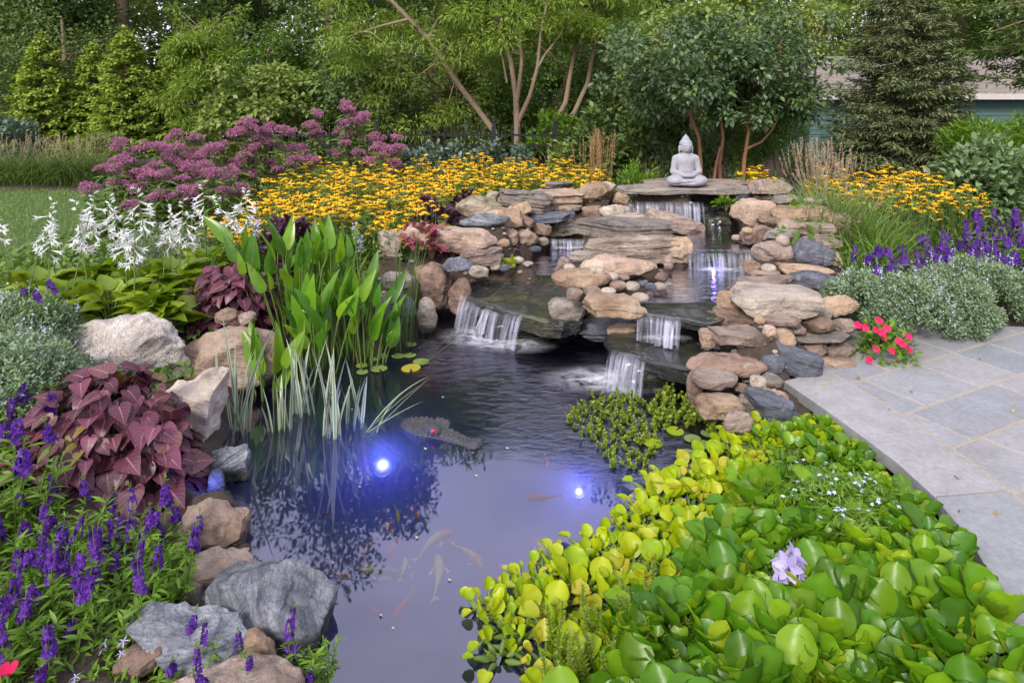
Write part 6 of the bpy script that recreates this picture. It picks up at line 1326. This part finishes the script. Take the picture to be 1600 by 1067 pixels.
ed = [g2(755, 950), g2(775, 930), g2(830, 905), g2(905, 880), g2(990, 810), g2(1010, 770), g2(1040, 745), g2(1030, 765), g2(1000, 840), g2(940, 925), g2(870, 960), g2(800, 1010), g2(775, 1030)]
for k, (x, y) in enumerate(spots(ed, .052)): tag(link('floating_rosette', HS[k % 3], None, (x, y, 0), (0, 0, rng.uniform(0, 6.28)), rng.uniform(.7, 1.2)), 'small pale lime rosette floating at the ragged edge of the mat', 'water plant', 'small rosettes at the mat edge')
for k, (x, y) in enumerate(spots([g2(1150, 715), g2(1180, 688), g2(1330, 690), g2(1300, 720), g2(1200, 735)], .07)): tag(link('creeping_leaf', HS[k % 3], None, (x, y, .05), (0, 0, rng.uniform(0, 6.28)), rng.uniform(.9, 1.3)), 'small lime-yellow leaf tuft under the patio edge', 'water plant', 'lime tufts under the patio edge')
# hyacinth flower
mb = MB(); tube(mb, [(0, 0, -.16), (0, 0, .02)], [.006, .005], 6, 1); mb2 = MB()
for k in range(9):
    a = k * 2.4; z = .012 * k - .03; c = np.array((math.cos(a) * .018, math.sin(a) * .018, z)); o = nrm(np.array([(math.cos(a), math.sin(a), .35)]))[0]; p = np.arange(6) * 1.047; s1 = nrm(np.cross(o, (0, 0, 1))[None])[0]; s2 = np.cross(o, s1); ax = np.outer(np.cos(p), s1) + np.outer(np.sin(p), s2) + o * .55
    scatter(mb2, T_OV, np.tile(c, (6, 1)), frames(ax, np.tile(o, (6, 1))), np.full(6, .050), 0); ax = ax[:1]; scatter(mb2, T_OV, c[None] + o * .004, frames(np.array([s2 + o * .6]), o[None]), np.full(1, .026), 1)
t = thing('hyacinth_flower', 'pale lavender hyacinth flower rising from the green mat', 'flower', G(1233, 905, .16)); mb.build('stem', [STEM, STEM], t); mb2.build('petals', [LM['lav'], LM['viol']], t)
t = thing('hyacinth_flower', 'closed violet bud at the edge of the mat by the patio', 'flower', G(1552, 1000, .14)); mb = MB(); tube(mb, [(0, 0, -.15), (0, 0, 0)], [.004, .004], 5); mb.build('stem', [STEM], t); mb = MB(); leaves(mb, rng.normal(0, .003, (6, 3)), np.tile((0, 0, 1.), (6, 1)), .034, T_OV, 0, (0, -1, 0), .15); mb.build('petals', [LM['viol']], t)
# small blue flowers among the mat
def fmn():
    mb = MB(); n = 90; q = rng.normal(0, .06, (n, 2)); P = np.column_stack([q, .10 + .05 * rng.random(n)]); a = rng.uniform(0, 6.28, n); leaves(mb, P, np.column_stack([np.cos(a), np.sin(a), np.full(n, .5)]), rng.uniform(.025, .045, n), T_LANCE2, 0)
    return mb.mesh('leaves', [LM['bright']])
def star(r, h, m, T):
    mb = MB(); p = np.arange(5) * 1.257; scatter(mb, T, np.zeros((5, 3)), frames(np.column_stack([np.cos(p), np.sin(p), 0 * p + .1]), np.tile((0, -.3, 1.), (5, 1))), np.full(5, r), 0); tube(mb, [(0, 0, -h), (0, 0, 0)], [.0015, .001], 3, 1); return mb.mesh('flower', [m, STEM])
SF = [star(.0095, .13, LM['sky'], T_OV)]; LF = [star(.017, .11, LM['lav'], T_LANCE)]
def near_spots(n, r, z): return [(*(rng.normal(0, r, 2)), z + rng.uniform(-.02, .02)) for _ in range(n)]
FM = [fmn() for _ in range(3)]
for k, (x, y) in enumerate(spots([g2(1215, 790, .1), g2(1260, 765, .1), g2(1370, 775, .1), g2(1400, 810, .1), g2(1330, 850, .1), g2(1260, 830, .1)], .085)): plant('forget_me_not', 'tuft of tiny pale blue flowers in the middle of the green mat', 'flowering plant', (x, y, .03), [('leaves', FM[k % 3])], None, 1, 'pale blue flowers in the mat', [('flower', SF, near_spots(5, .05, .15), 1.0)])
# feathery upright stems at the bottom
def feather(h):
    mb = MB(); m = 120; f = np.linspace(.05, 1, m); a = np.arange(m) * 2.4; e = np.array((rng.normal(0, .02), rng.normal(0, .02), h)); tube(mb, [(0, 0, -.02), e], [.004, .002], 5, 1)
    leaves(mb, e * f[:, None], np.column_stack([np.cos(a), np.sin(a), np.full(m, .9)]), .022 * (1.15 - .6 * f), T_LANCE, 0, (0, 0, 1), .2); return mb.mesh('feather_stem', [LM['feather'], STEM])
FE = [feather(h) for h in (.12, .15, .175)]
for k, (x, y) in enumerate(spots([g2(865, 1010), g2(1000, 965), g2(1130, 985), g2(1240, 1010), g2(1250, 1110), g2(860, 1110)], .036, 8000)): tag(link('feather_stem', FE[k % 3], None, (x, y, 0), (rng.normal(0, .12), rng.normal(0, .12), 0), rng.uniform(.85, 1.15)), 'upright feathery green water stem at the bottom of the mat', 'water plant', 'feathery stems at the bottom')

# ------------------------------------------------------------------ red flowers, dark purple plants, grasses
mb = MB(); n = 260; d_ = rand_dirs(n, .4); d_[:, 2] = abs(d_[:, 2]); P = d_ * rng.uniform(.5, 1, (n, 1)) * (.19, .16, .22); leaves(mb, P, d_, rng.uniform(.035, .05, n), T_OV, 0)
fl = MB(); p = np.arange(5) * 1.257; scatter(fl, leaf_t([(0, .1), (.4, .34), (.8, .42), (1, .2)], .1, .1), np.zeros((5, 3)), frames(np.column_stack([np.cos(p), np.sin(p), 0 * p + .1]), np.tile((0, 0, 1.), (5, 1))), np.full(5, .021)); FL = fl.mesh('flower', [LM['red']])
t = plant('vinca', 'small bush with crimson flowers at the corner of the stone wall', 'flowering plant', (XW(1382, 4.12), 4.12, .13), [('leaves', mb.mesh('leaves', [LM['bright']]))], 0)
for px, y in ((1374, 501), (1352, 512), (1340, 508), (1378, 520), (1382, 527), (1370, 516), (1405, 533), (1411, 538), (1420, 526), (1393, 548), (1369, 545), (1358, 562), (1420, 546), (1402, 570), (1386, 513)):
    q = Q(px, y, 3.96 + .1 * rng.random()); link('flower', FL, t, (q[0] - t.location.x, q[1] - t.location.y, q[2] - t.location.z), (R(50) + rng.normal(0, .25), rng.normal(0, .3), 0), 1.1)
def shiso(label, px, d, rad, n, s, m, z, name='dark_leaf_plant'): plant(name, label, 'plant', (XW(px, d), d, z), [('foliage', bush_mesh('foliage', rad, n, s, T_OV, m, 16, -.3))])
shiso('dark purple leafy plant in front of the yellow drift beside the stones', 683, 6.05, (.24, .2, .30), 420, .09, LM['dpurple'], .2); shiso('dark purple plant between the white flowers and the arrow leaves', 440, 5.2, (.26, .2, .28), 420, .08, LM['dpurple'], .25); shiso('small dark purple plant among the yellow flowers', 725, 6.9, (.16, .14, .22), 160, .08, LM['dpurple'], .3)
shiso('pink-leaved plant above the long pink slab', 655, 5.55, (.26, .16, .12), 150, .08, LM['pinkl'], .42, 'coleus')
shiso('lime-green tuft on the pebbles beside the left spillway', 797, 5.45, (.05, .05, .05), 90, .03, LM['lime'], .33, 'moss_tuft'); shiso('lime-green fern tuft right of the upper waterfall', 1135, 6.35, (.09, .08, .06), 90, .055, LM['bright'], .62, 'fern_tuft')
t = thing('petunia', 'bright pink trumpet flower at the bottom left corner', 'flower', G(12, 1052, .22)); mb = MB(); scatter(mb, leaf_t([(0, .1), (.4, .34), (.8, .42), (1, .2)], .1, -.3), np.zeros((5, 3)), frames(np.column_stack([np.cos(p), np.sin(p), 0 * p + .3]), np.tile((0, -.2, 1.), (5, 1))), np.full(5, .027)); mb.build('petals', [LM['red']], t); mb = MB(); tube(mb, [(0, 0, -.2), (0, 0, 0)], [.003, .004], 5); mb.build('stem', [STEM], t)
def lobelia():
    mb = MB(); n = 120; q = rng.normal(0, .06, (n, 2)); leaves(mb, np.column_stack([q, rng.uniform(.01, .09, n)]), rand_dirs(n, .5), rng.uniform(.03, .05, n), T_NARROW, 0)
    return mb.mesh('leaves', [LM['bright']])
LBM = lobelia()
for k, (px, y) in enumerate(((120, 1040), (165, 1050), (210, 1045), (245, 1060), (80, 1060), (190, 1075), (140, 1080))): plant('star_flower', 'fine-leaved plant with pale blue star flowers at the bottom left', 'flowering plant', G(px, y + 20, .03), [('leaves', LBM)], k * 1.3, 1, 'pale blue star flowers at the bottom left', [('flower', LF, near_spots(2, .05, .12), 1.0)])
# ornamental grasses
def grass_clump(name, label, px, d, n, L_, spread, m, z=.08, lean=.12, curl=.9, wd=.007, plumes=0, ph=.9, pm=None, plen=.16, group=None, pl_lean=.12):
    t = thing(name, label, 'grass', (XW(px, d), d, z), 0, group); mb = MB(); b = np.column_stack([rng.normal(0, spread, (n, 2)), np.zeros(n)]); blades(mb, b, rng.uniform(0, 6.28, n), L_ * rng.uniform(.6, 1.1, n), wd, abs(rng.normal(lean, .2, n)), abs(rng.normal(curl, .3, n)), 5); mb.build('blades', [m], t)
    if plumes:
        mb = MB()
        for i in range(plumes):
            a = rng.uniform(0, 6.28); tl = abs(rng.normal(pl_lean, pl_lean * .5)); h = ph * rng.uniform(.82, 1.05); dv = np.array((math.cos(a) * math.sin(tl), math.sin(a) * math.sin(tl), math.cos(tl))); e = dv * h + np.array((*rng.normal(0, spread, 2), 0)); s0 = e - dv * plen; tube(mb, [(0, 0, 0), s0, e], [.002, .0018, .001], 3, 0)
            k = 34; f = rng.random(k); P = s0 + (e - s0) * f[:, None] + rng.normal(0, .004, (k, 3)); leaves(mb, P, np.tile(dv, (k, 1)), .024, T_NARROW, 0, (0, 0, 1), .35)
        mb.build('plumes', [pm or LM['plume']], t)
for i, px in enumerate((-20, 25, 70, 112, 140)): grass_clump('fountain_grass', ('arching grass clump at the far left edge of the lawn', 'arching grass clump second from the left along the lawn', 'arching grass clump in the middle of the lawn bank', 'arching grass clump fourth along the lawn', 'arching grass clump at the right end of the lawn bank')[i], px, 11.9, 420, .95, .16, LM['grass'], .08, .25, 1.5, .011, 26, .9, None, .14, 'arching grasses along the lawn', .3)
grass_clump('feather_reed_grass', 'upright tan reed grass at the right end of the yellow drift', 930, 8.1, 90, .55, .07, LM['grass'], .12, .08, .4, .006, 60, 1.12, LM['straw'], .30, None, .06)
grass_clump('feather_reed_grass', 'upright brown reed grass behind the fountain grass', 1278, 7.0, 90, .6, .10, LM['grass'], .2, .08, .4, .006, 60, 1.02, LM['plume'], .22, None, .17)
grass_clump('feather_reed_grass', 'small brown reed tuft beside the larger brown reed grass', 1318, 7.3, 40, .5, .06, LM['grass'], .2, .08, .4, .006, 22, .92, LM['plume'], .2, None, .15)
grass_clump('fountain_grass', 'green fountain grass with pale plumes right of the waterfall', 1290, 5.95, 900, .72, .12, LM['fgrass'], .36, .2, 1.1, .006, 26, .78, None, .13, None, .5)
grass_clump('fountain_grass', 'second green fountain grass nearer the violet spikes', 1352, 5.75, 700, .68, .11, LM['fgrass'], .26, .2, 1.1, .006, 6, .66, None, .12, None, .5)
grass_clump('daylily', 'bright yellow-green strap leaves beside the wall top', 1372, 5.3, 130, .52, .07, LM['bright'], .26, .35, .9, .014)
grass_clump('daylily', 'bright strap leaves at the edge of the wall near the violet spikes', 1345, 5.1, 90, .44, .06, LM['bright'], .26, .35, .9, .012)
# lawn grass and stray ground cover
lp = [(-11, 5.4), (-3.0, 5.0), (-4.6, 8), (-6.2, 11.2), (-13, 11.2)]; pts = rng.uniform((-13, 5), (-3, 11.2), (60000, 2)); pts = pts[(pts[:, 0] < -.50 * pts[:, 1] - .6)]; pts = pts[(CX + pts[:, 0] / pts[:, 1] * FPX > -80)]
mb = MB(); n = len(pts); blades(mb, np.column_stack([pts, ground_h(pts)]), rng.uniform(0, 6.28, n), rng.uniform(.03, .055, n), .007, abs(rng.normal(.2, .2, n)), .5, 2); tag(mb.build('lawn_grass', [LM['lawn']]), kind='stuff')
def cover(name, zone, n, size, T, m, zz=.0):
    lo, hi = np.array(zone).min(0), np.array(zone).max(0); q = rng.uniform(lo, hi, (n * 3, 2)); q = q[in_poly(q, zone) & ~in_poly(q, POND)][:n]; h = ground_h(q); mb = MB(); leaves(mb, np.column_stack([q, h + rng.uniform(.0, .10, len(q)) + zz]), rand_dirs(len(q), .6), rng.uniform(.6, 1.3, len(q)) * size, T, 0); tag(mb.build(name, [m]), kind='stuff')
cover('ground_cover', [(-5, 5.0), (-1.2, 5.0), (-.9, 6.2), (0.2, 9.5), (-4.5, 9.5)], 6000, .08, T_OV, LM['green'])
cover('ground_cover', [(1.9, 5.1), (5.2, 5.1), (6.5, 9.5), (1.4, 9.2), (2.6, 6.2)], 6000, .08, T_OV, LM['green'])
cover('ground_cover', [(-3.4, 2.4), (-1.9, 2.3), (-1.7, 4.0), (-1.6, 5.1), (-4, 5.1)], 3500, .05, T_OV, LM['green'])

# ------------------------------------------------------------------ fallen leaves and petals
def litter(name, label, pts, m, size, grp, T=T_OV):
    mb = MB(); leaves(mb, np.zeros((1, 3)), np.array([(1., 0, 0)]), np.array([size]), T, 0, (0, 0, 1), .0); me = mb.mesh(name, [m])
    for q in pts: tag(link(name, me, None, q, (rng.normal(0, .12), rng.normal(0, .12), rng.uniform(0, 6.28)), rng.uniform(.7, 1.3)), label, 'leaf', grp)
LTM = leaf_mat('dry_leaf', [(.30, .17, .05), (.42, .30, .08), (.22, .11, .04), (.45, .40, .14)], .7, .2, .2)
litter('fallen_leaf', 'tiny dry leaf lying on the patio stones', [G(x, y, PZ + .012) for x, y in ((1290, 600), (1420, 612), (1388, 640), (1530, 560), (1570, 690), (1345, 590), (1490, 742), (1585, 640), (1440, 575), (1560, 800), (1500, 800))], LTM, .022, 'dry leaves on the patio')
litter('floating_petal', 'tiny pale leaf floating on the open pond', [G(x, y, .005) for x, y in ((650, 841), (596, 962), (612, 980), (700, 905), (560, 760), (742, 742), (520, 880), (662, 700), (790, 700), (548, 640), (690, 620))], leaf_mat('pale_petal', [(.6, .58, .5), (.5, .46, .3)], .6, .2, .2), .014, 'pale leaves floating on the pond')

# ------------------------------------------------------------------ gravel packed between the stones
mb = MB(); vv, ff = cubesphere(3); vv = nrm(vv); q = rng.uniform((-1.4, 3.4), (3.1, 7.4), (5200, 2)); hh = ground_h(q); ok = (hh > .07) & ~((q[:, 0] > 1.5) & (q[:, 1] < 4.6) & (hh < .1))
for z, poly in POOLS: ok &= ~in_poly(q, poly)
q, hh = q[ok], hh[ok]
for i in range(len(q)):
    s = rng.uniform(.008, .024) * np.array((rng.uniform(.8, 1.5), rng.uniform(.8, 1.3), rng.uniform(.5, .9))); a = rng.uniform(0, 6.28); v = vv * s; v = np.column_stack([v[:, 0] * math.cos(a) - v[:, 1] * math.sin(a), v[:, 0] * math.sin(a) + v[:, 1] * math.cos(a), v[:, 2]])
    mb.add(v * (1 + .12 * rng.normal(size=(len(v), 1))) + (q[i][0], q[i][1], hh[i] + s[2] * .3), [ff], int(rng.integers(5)))
tag(mb.build('gravel', [RM[k] for k in ('brown', 'grey', 'mauve', 'tan', 'river')]), kind='stuff')
